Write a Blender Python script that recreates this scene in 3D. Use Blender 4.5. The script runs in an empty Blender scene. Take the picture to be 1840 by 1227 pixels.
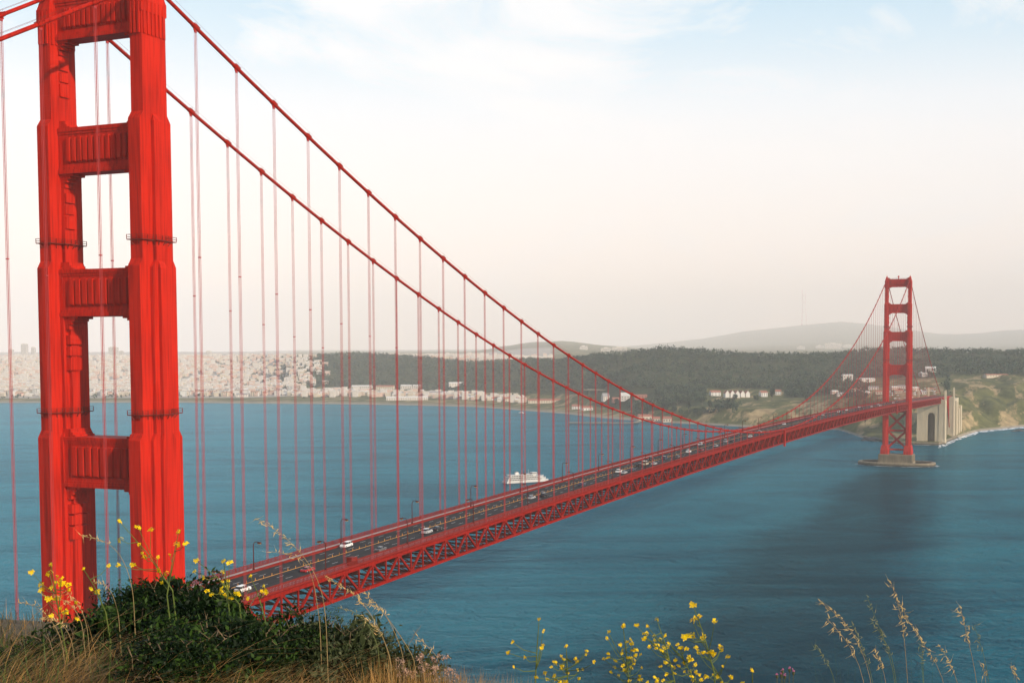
import bpy, bmesh, math, random
import numpy as np
from mathutils import Vector, Matrix
R = math.radians
rnd = random.Random(7)
rng = np.random.default_rng(11)
S = bpy.context.scene
COL = S.collection

# ------------------------------------------------------------------ camera
# world frame: bridge axis along +Y (south), +X west, Z up, water at z = 0
CAM = np.array([216.2009, -233.5405, 141.8506])
YAW, PIT, ROL, FOC, PX, PY = 0.3852, -0.0527, -0.0020, 2204.851, 1065.4617, 741.8089
def cam_axes():
    sy, cy, sp, cp = math.sin(YAW), math.cos(YAW), math.sin(PIT), math.cos(PIT)
    right = Vector((cy, sy, 0)); hf = Vector((-sy, cy, 0))
    fwd = hf * cp + Vector((0, 0, sp)); up = -hf * sp + Vector((0, 0, cp))
    c, s = math.cos(ROL), math.sin(ROL)
    return right * c - up * -s * -1 if False else right * c + up * s, up * c - right * s, fwd
cr_, cu_, cf_ = cam_axes()
cam_d = bpy.data.cameras.new('camera'); cam = bpy.data.objects.new('camera', cam_d); COL.objects.link(cam)
M = Matrix((( cr_.x, cu_.x, -cf_.x, CAM[0]), (cr_.y, cu_.y, -cf_.y, CAM[1]), (cr_.z, cu_.z, -cf_.z, CAM[2]), (0, 0, 0, 1)))
cam.matrix_world = M
cam_d.sensor_width = 36; cam_d.sensor_fit = 'HORIZONTAL'; cam_d.lens = FOC * 36 / 1840
cam_d.shift_x = (920 - PX) / 1840; cam_d.shift_y = (PY - 613.5) / 1840
cam_d.clip_start = 0.3; cam_d.clip_end = 60000
S.camera = cam

# ------------------------------------------------------------------ sun, sky, exposure
SUN_EL, SUN_AZ = R(24), math.atan2(0.945, -0.325)      # azimuth from +Y towards +X
sd = Vector((math.sin(SUN_AZ) * math.cos(SUN_EL), math.cos(SUN_AZ) * math.cos(SUN_EL), math.sin(SUN_EL)))
sun_d = bpy.data.lights.new('sun', 'SUN'); sun = bpy.data.objects.new('sun', sun_d); COL.objects.link(sun)
sun_d.energy = 5.0; sun_d.angle = R(0.6); sun_d.color = (1.0, 0.86, 0.70)
sun.location = (600, -600, 500)
sun.rotation_euler = (-sd).to_track_quat('-Z', 'Y').to_euler()
W = bpy.data.worlds.new('World'); S.world = W; W.use_nodes = True
S.view_settings.view_transform = 'Standard'; S.view_settings.look = 'None'; S.view_settings.gamma = 1
S.view_settings.exposure = 0.0
S.view_settings.use_curve_mapping = False
S.cycles.use_denoising = True
S.cycles.max_bounces = 8; S.cycles.volume_bounces = 2; S.cycles.transparent_max_bounces = 8
S.cycles.sample_clamp_indirect = 4
HAZE_DENSITY = 0.000068
SKY_GAIN = 1.28

def build_world():
    nt = W.node_tree; N = nt.nodes; L = nt.links
    for n in list(N): N.remove(n)
    out = N.new('ShaderNodeOutputWorld'); bg = N.new('ShaderNodeBackground')
    sky = N.new('ShaderNodeTexSky'); sky.sky_type = 'NISHITA'; sky.sun_disc = False
    sky.sun_elevation = SUN_EL; sky.sun_rotation = SUN_AZ; sky.air_density = 1.0; sky.dust_density = 2.2; sky.ozone_density = 1.5
    tc = N.new('ShaderNodeTexCoord')
    sep = N.new('ShaderNodeSeparateXYZ'); L.new(tc.outputs['Generated'], sep.inputs[0])
    # thin cirrus, laid out on the sky by direction
    mp = N.new('ShaderNodeMapping'); mp.inputs['Scale'].default_value = (2.0, 2.0, 6.5); mp.inputs['Rotation'].default_value = (R(8), R(-16), R(22)); mp.inputs['Location'].default_value = (0.35, 0.1, 0.42)
    L.new(tc.outputs['Generated'], mp.inputs[0])
    nz = N.new('ShaderNodeTexNoise'); nz.inputs['Scale'].default_value = 1.7; nz.inputs['Detail'].default_value = 9; nz.inputs['Roughness'].default_value = 0.62; nz.inputs['Distortion'].default_value = 0.9
    L.new(mp.outputs[0], nz.inputs[0])
    cr = N.new('ShaderNodeValToRGB'); cr.color_ramp.elements[0].position = 0.49; cr.color_ramp.elements[1].position = 0.66
    cr.color_ramp.elements[0].color = (0.0, 0.0, 0.0, 1); cr.color_ramp.elements[1].color = (1, 1, 1, 1)
    L.new(nz.outputs[0], cr.inputs[0])
    mx = N.new('ShaderNodeMix'); mx.data_type = 'RGBA'
    # low summer haze: pale and creamy near the horizon, clear deep blue towards the zenith
    gr = N.new('ShaderNodeValToRGB'); e = gr.color_ramp.elements
    for p, c in ((0.5, (1.30, .96, .82)), (0.522, (1.26, 1.0, .88)), (0.548, (1.10, .98, .91)), (0.575, (.98, .945, .93)), (0.595, (.88, .915, .95)), (0.618, (.62, .79, .90)), (0.638, (.46, .70, .86)), (0.67, (.34, .55, .75)), (0.72, (.36, .50, .70)), (0.85, (.15, .26, .47))):
        q = e.new(p); q.color = (*c, 1)
    e.remove(e[0]); e.remove(e[-1])
    mr = N.new('ShaderNodeMath'); mr.operation = 'MULTIPLY_ADD'; mr.inputs[1].default_value = 0.5; mr.inputs[2].default_value = 0.5
    L.new(sep.outputs[2], mr.inputs[0]); L.new(mr.outputs[0], gr.inputs[0])
    sc = N.new('ShaderNodeVectorMath'); sc.operation = 'SCALE'; sc.inputs['Scale'].default_value = SKY_GAIN / 0.12
    L.new(gr.outputs[0], sc.inputs[0])
    veil = N.new('ShaderNodeMix'); veil.data_type = 'RGBA'; 
    south_veil = N.new('ShaderNodeMapRange'); south_veil.interpolation_type = 'SMOOTHSTEP'      # veil kept to the south; unseen northern sky darkened to cut fill light
    south_veil.inputs[1].default_value = -0.25; south_veil.inputs[2].default_value = 0.45; south_veil.inputs[3].default_value = 0.25; south_veil.inputs[4].default_value = 0.90
    L.new(sep.outputs[1], south_veil.inputs[0]); L.new(south_veil.outputs[0], veil.inputs[0])
    L.new(sky.outputs[0], veil.inputs[6]); L.new(sc.outputs[0], veil.inputs[7])
    # cirrus only in the lower sky
    fd = N.new('ShaderNodeMapRange'); fd.inputs[1].default_value = 0.30; fd.inputs[2].default_value = 0.55; fd.inputs[3].default_value = 0.8; fd.inputs[4].default_value = 0.12
    L.new(sep.outputs[2], fd.inputs[0])
    mc = N.new('ShaderNodeMath'); mc.operation = 'MULTIPLY'; L.new(cr.outputs[0], mc.inputs[0]); L.new(fd.outputs[0], mc.inputs[1]); L.new(mc.outputs[0], mx.inputs[0])
    L.new(veil.outputs[2], mx.inputs[6]); mx.inputs[7].default_value = (9.9, 9.6, 9.5, 1)
    L.new(mx.outputs[2], bg.inputs[0]); bg.inputs[1].default_value = 0.12
    L.new(bg.outputs[0], out.inputs[0])
build_world()

# ------------------------------------------------------------------ geometry helpers
def ray(u, v):
    a, b = u - PX, v - PY
    c, s = math.cos(ROL), math.sin(ROL)
    x, y = a * c + b * s, -a * s + b * c
    r, u2 = x / FOC, -y / FOC
    sp, cp = math.sin(PIT), math.cos(PIT)
    dep, up = cp - u2 * sp, sp + u2 * cp
    sy, cy = math.sin(YAW), math.cos(YAW)
    return np.array([r * cy - dep * sy, r * sy + dep * cy, up]) / dep      # unit horizontal depth
def at(u, v, depth):
    return CAM + ray(u, v) * depth
def to_ud(x, y):
    """ground position -> (column u on the level sight line, depth)."""
    sy, cy = math.sin(YAW), math.cos(YAW)
    dx, dy = x - CAM[0], y - CAM[1]
    r = dx * cy + dy * sy; d = -dx * sy + dy * cy
    return PX + FOC * r / np.maximum(d, 1e-3) * 1.0012, d

class MB:
    def __init__(self): self.v = []; self.f = []; self.m = []
    def add(self, vs, fs, mi=0):
        b = len(self.v); self.v += [tuple(p) for p in vs]; self.f += [tuple(i + b for i in f) for f in fs]; self.m += [mi] * len(fs)
    def box(self, x0, x1, y0, y1, z0, z1, mi=0):
        self.add([(x0,y0,z0),(x1,y0,z0),(x1,y1,z0),(x0,y1,z0),(x0,y0,z1),(x1,y0,z1),(x1,y1,z1),(x0,y1,z1)],
                 [(0,3,2,1),(4,5,6,7),(0,1,5,4),(1,2,6,5),(2,3,7,6),(3,0,4,7)], mi)
    def frustum(self, cx, cy, z0, a0, b0, z1, a1, b1, mi=0):
        self.add([(cx-a0,cy-b0,z0),(cx+a0,cy-b0,z0),(cx+a0,cy+b0,z0),(cx-a0,cy+b0,z0),(cx-a1,cy-b1,z1),(cx+a1,cy-b1,z1),(cx+a1,cy+b1,z1),(cx-a1,cy+b1,z1)],
                 [(0,3,2,1),(4,5,6,7),(0,1,5,4),(1,2,6,5),(2,3,7,6),(3,0,4,7)], mi)
    def bar(self, p, q, w, h, mi=0, up=(0, 0, 1)):
        p = Vector(p); q = Vector(q); d = (q - p).normalized(); u = Vector(up)
        s = d.cross(u)
        if s.length < 1e-4: s = d.cross(Vector((1, 0, 0)))
        s.normalize(); u = s.cross(d).normalized()
        vs = []
        for c in (p, q):
            for a, b in ((-1,-1),(1,-1),(1,1),(-1,1)): vs.append(c + s * (a * w / 2) + u * (b * h / 2))
        self.add(vs, [(0,1,2,3),(7,6,5,4),(0,4,5,1),(1,5,6,2),(2,6,7,3),(3,7,4,0)], mi)
    def tube(self, pts, r, n=8, mi=0, cap=True):
        pts = [Vector(p) for p in pts]; rs = r if isinstance(r, (list, tuple)) else [r] * len(pts)
        b = len(self.v); ref = None
        for i, p in enumerate(pts):
            d = (pts[min(i+1, len(pts)-1)] - pts[max(i-1, 0)]).normalized()
            if ref is None:
                ref = Vector((1, 0, 0)) if abs(d.x) < 0.8 else Vector((0, 1, 0))
            s = d.cross(ref).normalized(); t = s.cross(d).normalized(); ref = t
            for k in range(n):
                a = 2 * math.pi * k / n; self.v.append(tuple(p + (s * math.cos(a) + t * math.sin(a)) * rs[i]))
        for i in range(len(pts) - 1):
            for k in range(n):
                k2 = (k + 1) % n; self.f.append((b+i*n+k, b+i*n+k2, b+(i+1)*n+k2, b+(i+1)*n+k)); self.m.append(mi)
        if cap:
            self.f.append(tuple(b + k for k in range(n))[::-1]); self.f.append(tuple(b + (len(pts)-1)*n + k for k in range(n))); self.m += [mi, mi]
    def prism(self, poly, z0, z1, mi=0):
        n = len(poly); b = len(self.v)
        self.v += [(x, y, z0) for x, y in poly] + [(x, y, z1) for x, y in poly]
        self.f += [tuple(b + i for i in range(n))[::-1], tuple(b + n + i for i in range(n))]; self.m += [mi, mi]
        for i in range(n):
            j = (i + 1) % n; self.f.append((b+i, b+j, b+n+j, b+n+i)); self.m.append(mi)
    def lathe(self, prof, n=12, c=(0, 0, 0), mi=0):
        b = len(self.v)
        for r, z in prof:
            for k in range(n):
                a = 2*math.pi*k/n; self.v.append((c[0]+r*math.cos(a), c[1]+r*math.sin(a), c[2]+z))
        for i in range(len(prof)-1):
            for k in range(n):
                k2 = (k+1) % n; self.f.append((b+i*n+k, b+i*n+k2, b+(i+1)*n+k2, b+(i+1)*n+k)); self.m.append(mi)
        self.f.append(tuple(b+k for k in range(n))[::-1]); self.f.append(tuple(b+(len(prof)-1)*n+k for k in range(n))); self.m += [mi, mi]
    def mesh(self, name, mats, smooth=False):
        me = bpy.data.meshes.new(name); me.from_pydata(self.v, [], self.f)
        mats = mats if isinstance(mats, (list, tuple)) else [mats]
        for m in mats: me.materials.append(m)
        if len(mats) > 1: me.polygons.foreach_set('material_index', self.m)
        if smooth: me.polygons.foreach_set('use_smooth', [True] * len(me.polygons))
        me.update(); return me
    def build(self, name, mats, parent=None, smooth=False, loc=None):
        return link(name, self.mesh(name, mats, smooth), parent, loc)
def link(name, data, parent=None, loc=None):
    o = bpy.data.objects.new(name, data); COL.objects.link(o)
    if parent: o.parent = parent
    if loc is not None: o.location = loc
    return o
def tag(o, label=None, cat=None, group=None, kind=None):
    if label: o['label'] = label
    if cat: o['category'] = cat
    if group: o['group'] = group
    if kind: o['kind'] = kind
    return o
def empty(name, loc=(0, 0, 0), rz=0, parent=None):
    o = link(name, None, parent); o.location = loc; o.rotation_euler = (0, 0, rz); return o
def copy_tree(o, parent=None):
    c = o.copy(); COL.objects.link(c)
    if parent: c.parent = parent
    for ch in [x for x in o.children]: copy_tree(ch, c)
    return c
def np_mesh(name, verts, faces, mats, fm=None, smooth=False):
    """verts (n,3), faces (m,k) arrays of equal sided faces."""
    me = bpy.data.meshes.new(name); n, (m, k) = len(verts), faces.shape
    me.vertices.add(n); me.vertices.foreach_set('co', np.ascontiguousarray(verts, dtype=np.float32).ravel())
    me.loops.add(m * k); me.loops.foreach_set('vertex_index', np.ascontiguousarray(faces, dtype=np.int32).ravel())
    me.polygons.add(m); me.polygons.foreach_set('loop_start', np.arange(0, m * k, k, dtype=np.int32)); me.polygons.foreach_set('loop_total', np.full(m, k, dtype=np.int32))
    for x in (mats if isinstance(mats, (list, tuple)) else [mats]): me.materials.append(x)
    if fm is not None: me.polygons.foreach_set('material_index', np.asarray(fm, dtype=np.int32))
    if smooth: me.polygons.foreach_set('use_smooth', np.ones(m, dtype=bool))
    me.update(calc_edges=True); me.validate(); return me
def leaf_quads(cent, size, aspect=1.8, upbias=0.4):
    """many small leaf shaped quads round centres: returns verts, faces."""
    n = len(cent)
    d = rng.normal(size=(n, 3)); d[:, 2] += upbias; d /= np.linalg.norm(d, axis=1)[:, None]
    e = rng.normal(size=(n, 3)); s = np.cross(d, e); s /= np.linalg.norm(s, axis=1)[:, None] + 1e-9
    sz = np.asarray(size) * (0.6 + 0.8 * rng.random(n)); L = d * (sz * 0.5 * aspect)[:, None]; Wd = s * (sz * 0.5)[:, None]
    v = np.stack([cent - L, cent + Wd * 0.9, cent + L, cent - Wd * 0.9], 1).reshape(-1, 3)
    return v, np.arange(4 * n).reshape(n, 4)

# ------------------------------------------------------------------ materials
def mat(name, col, rough=0.6, metal=0.0, var=0.15, scale=0.5, col2=None, bump=0.0, bscale=4.0, stretch=(1, 1, 1), spec=None, coat=0.0, detail=6, subsurf=0.0, coord='Object'):
    m = bpy.data.materials.new(name); m.use_nodes = True
    nt = m.node_tree; N, L = nt.nodes, nt.links; b = N['Principled BSDF']
    b.inputs['Roughness'].default_value = rough; b.inputs['Metallic'].default_value = metal
    if spec is not None: b.inputs['Specular IOR Level'].default_value = spec
    if coat: b.inputs['Coat Weight'].default_value = coat
    tc = N.new('ShaderNodeTexCoord'); mp = N.new('ShaderNodeMapping'); mp.inputs['Scale'].default_value = stretch
    L.new(tc.outputs[coord], mp.inputs[0])
    nz = N.new('ShaderNodeTexNoise'); nz.inputs['Scale'].default_value = scale; nz.inputs['Detail'].default_value = detail; nz.inputs['Roughness'].default_value = 0.65
    L.new(mp.outputs[0], nz.inputs[0])
    cr = N.new('ShaderNodeValToRGB'); cr.color_ramp.elements[0].position = 0.3; cr.color_ramp.elements[1].position = 0.7
    c2 = col2 if col2 else tuple(c * (1 + var) for c in col); c1 = col if col2 else tuple(c * (1 - var) for c in col)
    cr.color_ramp.elements[0].color = (*c1, 1); cr.color_ramp.elements[1].color = (*c2, 1)
    L.new(nz.outputs[0], cr.inputs[0]); L.new(cr.outputs[0], b.inputs['Base Color'])
    if bump:
        n2 = N.new('ShaderNodeTexNoise'); n2.inputs['Scale'].default_value = bscale; n2.inputs['Detail'].default_value = 5
        L.new(mp.outputs[0], n2.inputs[0])
        bp = N.new('ShaderNodeBump'); bp.inputs['Strength'].default_value = bump; bp.inputs['Distance'].default_value = 0.1
        L.new(n2.outputs[0], bp.inputs['Height']); L.new(bp.outputs[0], b.inputs['Normal'])
    return m
def leaf_mat(name, c1, c2, scale, trans=0.25, rough=0.55):
    m = mat(name, c1, rough=rough, col2=c2, scale=scale, detail=3, spec=0.15)
    nt = m.node_tree; N, L = nt.nodes, nt.links; b = N['Principled BSDF']; out = N['Material Output']
    t = N.new('ShaderNodeBsdfTranslucent'); mx = N.new('ShaderNodeMixShader'); mx.inputs[0].default_value = trans
    L.new(b.inputs['Base Color'].links[0].from_socket, t.inputs[0]); L.new(b.outputs[0], mx.inputs[1]); L.new(t.outputs[0], mx.inputs[2]); L.new(mx.outputs[0], out.inputs[0])
    return m

def red_paint(name, seams=True, k=1.0):
    """orange-red bridge paint: weathered vertical streaks, patch repaints, plate seams as fine relief."""
    m = mat(name, tuple(c * k for c in (0.50, 0.0135, 0.0035)), rough=0.55, scale=0.16, col2=tuple(c * k for c in (0.60, 0.018, 0.005)), stretch=(1, 1, 0.25), spec=0.05)
    nt = m.node_tree; N, L = nt.nodes, nt.links; b = N['Principled BSDF']
    tc = N.new('ShaderNodeTexCoord')
    nz = N.new('ShaderNodeTexNoise'); nz.inputs['Scale'].default_value = 1.1; nz.inputs['Detail'].default_value = 8
    mp = N.new('ShaderNodeMapping'); mp.inputs['Scale'].default_value = (1.6, 1.6, 0.08); L.new(tc.outputs['Object'], mp.inputs[0]); L.new(mp.outputs[0], nz.inputs[0])
    cr = N.new('ShaderNodeValToRGB'); cr.color_ramp.elements[0].position = 0.30; cr.color_ramp.elements[1].position = 0.55
    cr.color_ramp.elements[0].color = (0.46, 0.42, 0.44, 1); cr.color_ramp.elements[1].color = (1, 1, 1, 1)
    L.new(nz.outputs[0], cr.inputs[0])
    mu = N.new('ShaderNodeMix'); mu.data_type = 'RGBA'; mu.blend_type = 'MULTIPLY'; mu.inputs[0].default_value = 0.8
    src = b.inputs['Base Color'].links[0].from_socket
    L.new(src, mu.inputs[6]); L.new(cr.outputs[0], mu.inputs[7]); L.new(mu.outputs[2], b.inputs['Base Color'])
    if seams:
        br = N.new('ShaderNodeTexBrick'); br.inputs['Scale'].default_value = 1.0; br.inputs['Mortar Size'].default_value = 0.035; br.inputs['Brick Width'].default_value = 1.75; br.inputs['Row Height'].default_value = 3.6; br.offset = 0.0
        cb = N.new('ShaderNodeCombineXYZ'); sx = N.new('ShaderNodeSeparateXYZ'); ad = N.new('ShaderNodeMath'); ad.operation = 'ADD'
        L.new(tc.outputs['Object'], sx.inputs[0]); L.new(sx.outputs[0], ad.inputs[0]); L.new(sx.outputs[1], ad.inputs[1]); L.new(ad.outputs[0], cb.inputs[0]); L.new(sx.outputs[2], cb.inputs[1])
        L.new(cb.outputs[0], br.inputs['Vector'])
        bp = N.new('ShaderNodeBump'); bp.inputs['Strength'].default_value = 0.5; bp.inputs['Distance'].default_value = 0.05; bp.invert = True
        L.new(br.outputs['Fac'], bp.inputs['Height']); L.new(bp.outputs[0], b.inputs['Normal'])
    return m
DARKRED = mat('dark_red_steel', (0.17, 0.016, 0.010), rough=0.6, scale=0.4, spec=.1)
MIDRED = mat('dull_red_steel', (0.19, 0.014, 0.009), rough=0.6, scale=0.4, spec=.1)  # railing red darkened: shade behind the open rails put into the colour
UNDER = mat('shaded_red_steel', (0.085, 0.014, 0.010), rough=0.8, scale=0.4, spec=.05)  # shade under the deck put into the steel colour
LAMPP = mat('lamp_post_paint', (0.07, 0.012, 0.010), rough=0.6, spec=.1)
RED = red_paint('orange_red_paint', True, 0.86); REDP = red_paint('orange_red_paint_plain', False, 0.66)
TRUSSP = red_paint('truss_red_dimmed', False, 0.46)  # same bridge paint darkened: dimmer light on the truss put into the colour
ROPE = mat('hanger_rope_paint', (0.30, 0.03, 0.03), rough=0.6, spec=.1, col2=(0.38, 0.04, 0.04), scale=0.3)
ASPH = mat('asphalt', (0.024, 0.025, 0.026), rough=0.9, spec=0.1, col2=(0.046, 0.047, 0.048), scale=0.35, stretch=(1.2, 0.06, 1), detail=8)
CONC = mat('pale_concrete', (0.46, 0.385, 0.26), rough=0.85, col2=(0.60, 0.50, 0.345), scale=0.12, stretch=(1, 1, 0.3), detail=9, bump=0.3, bscale=0.6)
CONCD = mat('wet_concrete', (0.16, 0.13, 0.085), rough=0.8, col2=(0.30, 0.24, 0.15), scale=0.25, stretch=(1, 1, 0.15), detail=9)
def tide_mark(m):
    nt = m.node_tree; N, L = nt.nodes, nt.links; b = N['Principled BSDF']; src = b.inputs['Base Color'].links[0].from_socket
    g = N.new('ShaderNodeNewGeometry'); sp = N.new('ShaderNodeSeparateXYZ'); L.new(g.outputs['Position'], sp.inputs[0])
    nz = N.new('ShaderNodeTexNoise'); nz.inputs['Scale'].default_value = .5; nz.inputs['Detail'].default_value = 6; L.new(g.outputs['Position'], nz.inputs[0])
    a = N.new('ShaderNodeMath'); a.operation = 'MULTIPLY_ADD'; a.inputs[1].default_value = 3.0; L.new(nz.outputs[0], a.inputs[0]); L.new(sp.outputs[2], a.inputs[2])
    mr = N.new('ShaderNodeMapRange'); mr.inputs[1].default_value = 2.6; mr.inputs[2].default_value = 4.6; mr.inputs[3].default_value = .85; mr.inputs[4].default_value = 0; L.new(a.outputs[0], mr.inputs[0])
    x = N.new('ShaderNodeMix'); x.data_type = 'RGBA'; L.new(mr.outputs[0], x.inputs[0]); L.new(src, x.inputs[6]); x.inputs[7].default_value = (.022, .022, .014, 1); L.new(x.outputs[2], b.inputs['Base Color'])
tide_mark(CONCD); tide_mark(CONC)
WALK = mat('sidewalk_concrete', (0.26, 0.25, 0.24), rough=0.9, col2=(0.38, 0.37, 0.36), scale=0.4, stretch=(1, 0.15, 1))
YEL = mat('yellow_line_paint', (0.70, 0.30, 0.03), rough=0.7, col2=(0.85, 0.42, 0.06), scale=0.8)
WHT = mat('white_line_paint', (0.55, 0.55, 0.53), rough=0.7, scale=0.8)
WHITE = mat('white_paint', (0.78, 0.77, 0.74), rough=0.5, var=0.05, scale=0.5)
GLASS = mat('dark_glass', (0.02, 0.025, 0.03), rough=0.08, var=0.1)
TYRE = mat('black_rubber', (0.012, 0.012, 0.013), rough=0.8)
DARK = mat('dark_steel', (0.03, 0.03, 0.03), rough=0.6)
LAMPG = mat('amber_lamp_glass', (0.55, 0.30, 0.06), rough=0.3)

# ------------------------------------------------------------------ the bridge
TY0, TY1, XC = -6.4, 1280.0, 13.7
def zt(y):                      # top of the stiffening truss
    if y < TY0: return 81.8 - 6.5 * ((TY0 - 640) / 640) ** 2 - 0.0205 * (TY0 - y)
    if y > TY1: return 81.8 - 6.5 * ((TY1 - 640) / 640) ** 2 - 0.0205 * (y - TY1)
    return 81.8 - 6.5 * ((y - 640) / 640) ** 2
Y_N, Y_S = -343.0, 1790.0
YP = [10.0 + 7.62 * k for k in range(-46, 234)]
YP = [y for y in YP if Y_N <= y <= Y_S]
bridge = empty('suspension_bridge', (0, 0, 0))
tag(bridge, 'orange-red suspension bridge with two tall towers crossing the blue strait', 'bridge')

# --- towers
def leg_mesh():
    m = MB()
    def stage(X, Y, z0, z1, Yn=None, Xn=None):
        ch = 1.7 if (Yn is not None or Xn is not None) else 0
        m.frustum(0, 0, z0, X, Y, z1 - ch, X, Y)
        if ch: m.frustum(0, 0, z1 - ch, X, Y, z1, X if Xn is None else Xn, Y if Yn is None else Yn)
    m.frustum(0, 0, 13.2, 4.6, 8.6, 17, 4.6, 8.6); m.frustum(0, 0, 17, 4.6, 8.6, 24, 3.5, 7.1)
    stage(1.70, 7.05, 24, 122.6, 6.0); stage(1.70, 6.0, 122.6, 162.6, 5.05); stage(1.70, 5.05, 162.6, 196, 3.95); m.frustum(0, 0, 196, 1.70, 3.95, 218.5, 1.70, 3.85)
    stage(2.60, 3.7, 24, 122.4, 2.7); stage(2.60, 2.7, 122.4, 162.4, 1.5); stage(2.60, 1.5, 162.4, 195.8, 0.9, 1.75)
    stage(3.50, 1.5, 24, 122.2, 1.2); stage(3.50, 1.2, 122.2, 162.2, 0.9, 2.65)
    # fluted head and cable saddle seat
    m.frustum(0, 0, 218.5, 1.95, 4.15, 221.5, 1.95, 4.15)
    for k in range(6):
        y = -3.2 + k * 1.28
        for s in (-1, 1): m.box(s * 1.95 - 0.12, s * 1.95 + 0.12, y - 0.3, y + 0.3, 213.5, 221.0)
    for k in range(3):
        x = -1.1 + k * 1.1
        for s in (-1, 1): m.box(x - 0.28, x + 0.28, s * 4.15 - 0.2, s * 4.15 + 0.2, 213.5, 221.0)
    m.frustum(0, 0, 221.5, 1.95, 4.0, 224.0, 1.5, 3.3)
    # plates along the arrises (rolled corners catching light)
    return m.mesh('leg', RED)
def strut_mesh(z0, z1, hy, xin, nf, fw):
    """portal strut between the legs with cornices, raised flutes, corbels and fillets."""
    m = MB(); X = 12.02
    m.box(-X, X, -hy, hy, z0 + 0.9, z1 - 0.9)
    m.box(-X + 0.01, X - 0.01, -hy - 0.35, hy + 0.35, z0, z0 + 0.9); m.box(-X + 0.01, X - 0.01, -hy - 0.35, hy + 0.35, z1 - 0.9, z1)
    m.box(-X + 0.02, X - 0.02, -hy - 0.18, hy + 0.18, z0 + 0.9, z0 + 1.5); m.box(-X + 0.02, X - 0.02, -hy - 0.18, hy + 0.18, z1 - 1.5, z1 - 0.9)
    for k in range(nf):
        x = (k - (nf - 1) / 2) * fw
        for s in (-1, 1):
            y = s * hy
            p = fw * 0.36
            # bevelled flute: full depth on its east arris, feathering to the west
            a = y; b = y + s * 0.55
            zz0, zz1 = z0 + 2.3, z1 - 2.3
            m.add([(x-p,a,zz0),(x+p,a,zz0),(x-p,b,zz0+.6),(x+p-.15,b,zz0+.6),(x-p,a,zz1),(x+p,a,zz1),(x-p,b,zz1),(x+p-.15,b,zz1)],
                  [(0,1,3,2),(4,6,7,5),(0,2,6,4),(1,5,7,3),(2,3,7,6)] )
    for s in (-1, 1):
        for i, (w, h) in enumerate(((4.6, 0.55), (3.4, 0.55), (2.4, 0.8), (1.6, 1.2))):
            zt_ = z0 - sum(q[1] for q in ((4.6, 0.55), (3.4, 0.55), (2.4, 0.8), (1.6, 1.2))[:i])
            x1 = s * X; x0 = s * (xin - w + 1.2)
            m.box(min(x0, x1), max(x0, x1), -hy + 0.15 + 0.12 * i, hy - 0.15 - 0.12 * i, zt_ - h, zt_)
        # sill fillets on top
        for i, (w, h) in enumerate(((2.4, 0.45), (1.5, 0.55), (0.9, 0.8))):
            zb = z1 + (0, 0.45, 1.0)[i]
            x1 = s * X; x0 = s * (xin - w)
            m.box(min(x0, x1), max(x0, x1), -hy + 0.2 + 0.1 * i, hy - 0.2 - 0.1 * i, zb, zb + h)
        # stepped relief panels on the inner leg faces under the strut
        zz = z0 - 4.4
        for h, t in ((2.2, 0.5), (2.2, 0.36), (3.0, 0.5)):
            x1 = s * X; x0 = s * (xin - t)
            m.box(min(x0, x1), max(x0, x1), -hy + 0.6, hy - 0.6, zz - h, zz); zz -= h + 0.5
    return m.mesh('portal_strut', RED)
STRUTS = [(214.5, 224.0, 1.95, 12.0, 13, 1.5), (183.3, 194.0, 2.0, 11.1, 11, 1.7), (149.6, 160.7, 2.6, 10.2, 9, 2.0), (109.0, 121.0, 3.3, 10.2, 8, 2.2)]
def leg_profile(z, off):
    if z > 163: rr = [(1.7 + off, 5.05 + off), (2.6 + off, 1.5 + off)]
    else: rr = [(1.7 + off, 6.0 + off), (2.6 + off, 2.7 + off), (3.5 + off, 1.2 + off)]
    q = []
    for i, (x, y) in enumerate(rr):
        if i: q.append((rr[i-1][0] if False else rr[i-1][0], y))
        q.append((x, y))
    # walk one quadrant from +Y axis to +X axis
    quad = [(0, rr[0][1])]
    for i, (x, y) in enumerate(rr):
        quad.append((x, y))
        if i + 1 < len(rr): quad.append((x, rr[i+1][1]))
    quad = quad[1:]
    q1 = quad; q4 = [(x, -y) for x, y in quad[::-1]]; q3 = [(-x, -y) for x, y in quad]; q2 = [(-x, y) for x, y in quad[::-1]]
    return (q1 + q4 + q3 + q2)[::-1]
def platform_mesh(z):
    m = MB(); m.prism(leg_profile(z, 0.6), z, z + 0.2)
    pl = leg_profile(z, 0.57)
    for dz in (0.65, 1.2):
        pts = [(x, y, z + dz) for x, y in pl]
        for i in range(len(pts)): m.bar(pts[i], pts[(i+1) % len(pts)], 0.07, 0.07)
    for i in range(len(pl)):
        (xa, ya), (xb, yb) = pl[i], pl[(i+1) % len(pl)]
        n = max(1, int(math.hypot(xb-xa, yb-ya) / 1.4))
        for k in range(n):
            x, y = xa + (xb-xa)*k/n, ya + (yb-ya)*k/n
            m.box(x-.06, x+.06, y-.06, y+.06, z + .2, z + 1.25)
    pi = leg_profile(z, 0.02)
    for i in range(len(pl)):
        (xa, ya), (xb, yb) = pl[i], pl[(i+1) % len(pl)]; (pa, qa), (pb, qb) = pi[i], pi[(i+1) % len(pi)]
        n = max(1, int(math.hypot(xb-xa, yb-ya) / 1.8))
        for k in range(n):
            t = (k + .5) / n
            m.bar((xa+(xb-xa)*t, ya+(yb-ya)*t, z - .05), (pa+(pb-pa)*t, qa+(qb-qa)*t, z - 1.0), .16, .2)
    return m.mesh('maintenance_platform', DARKRED)
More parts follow.
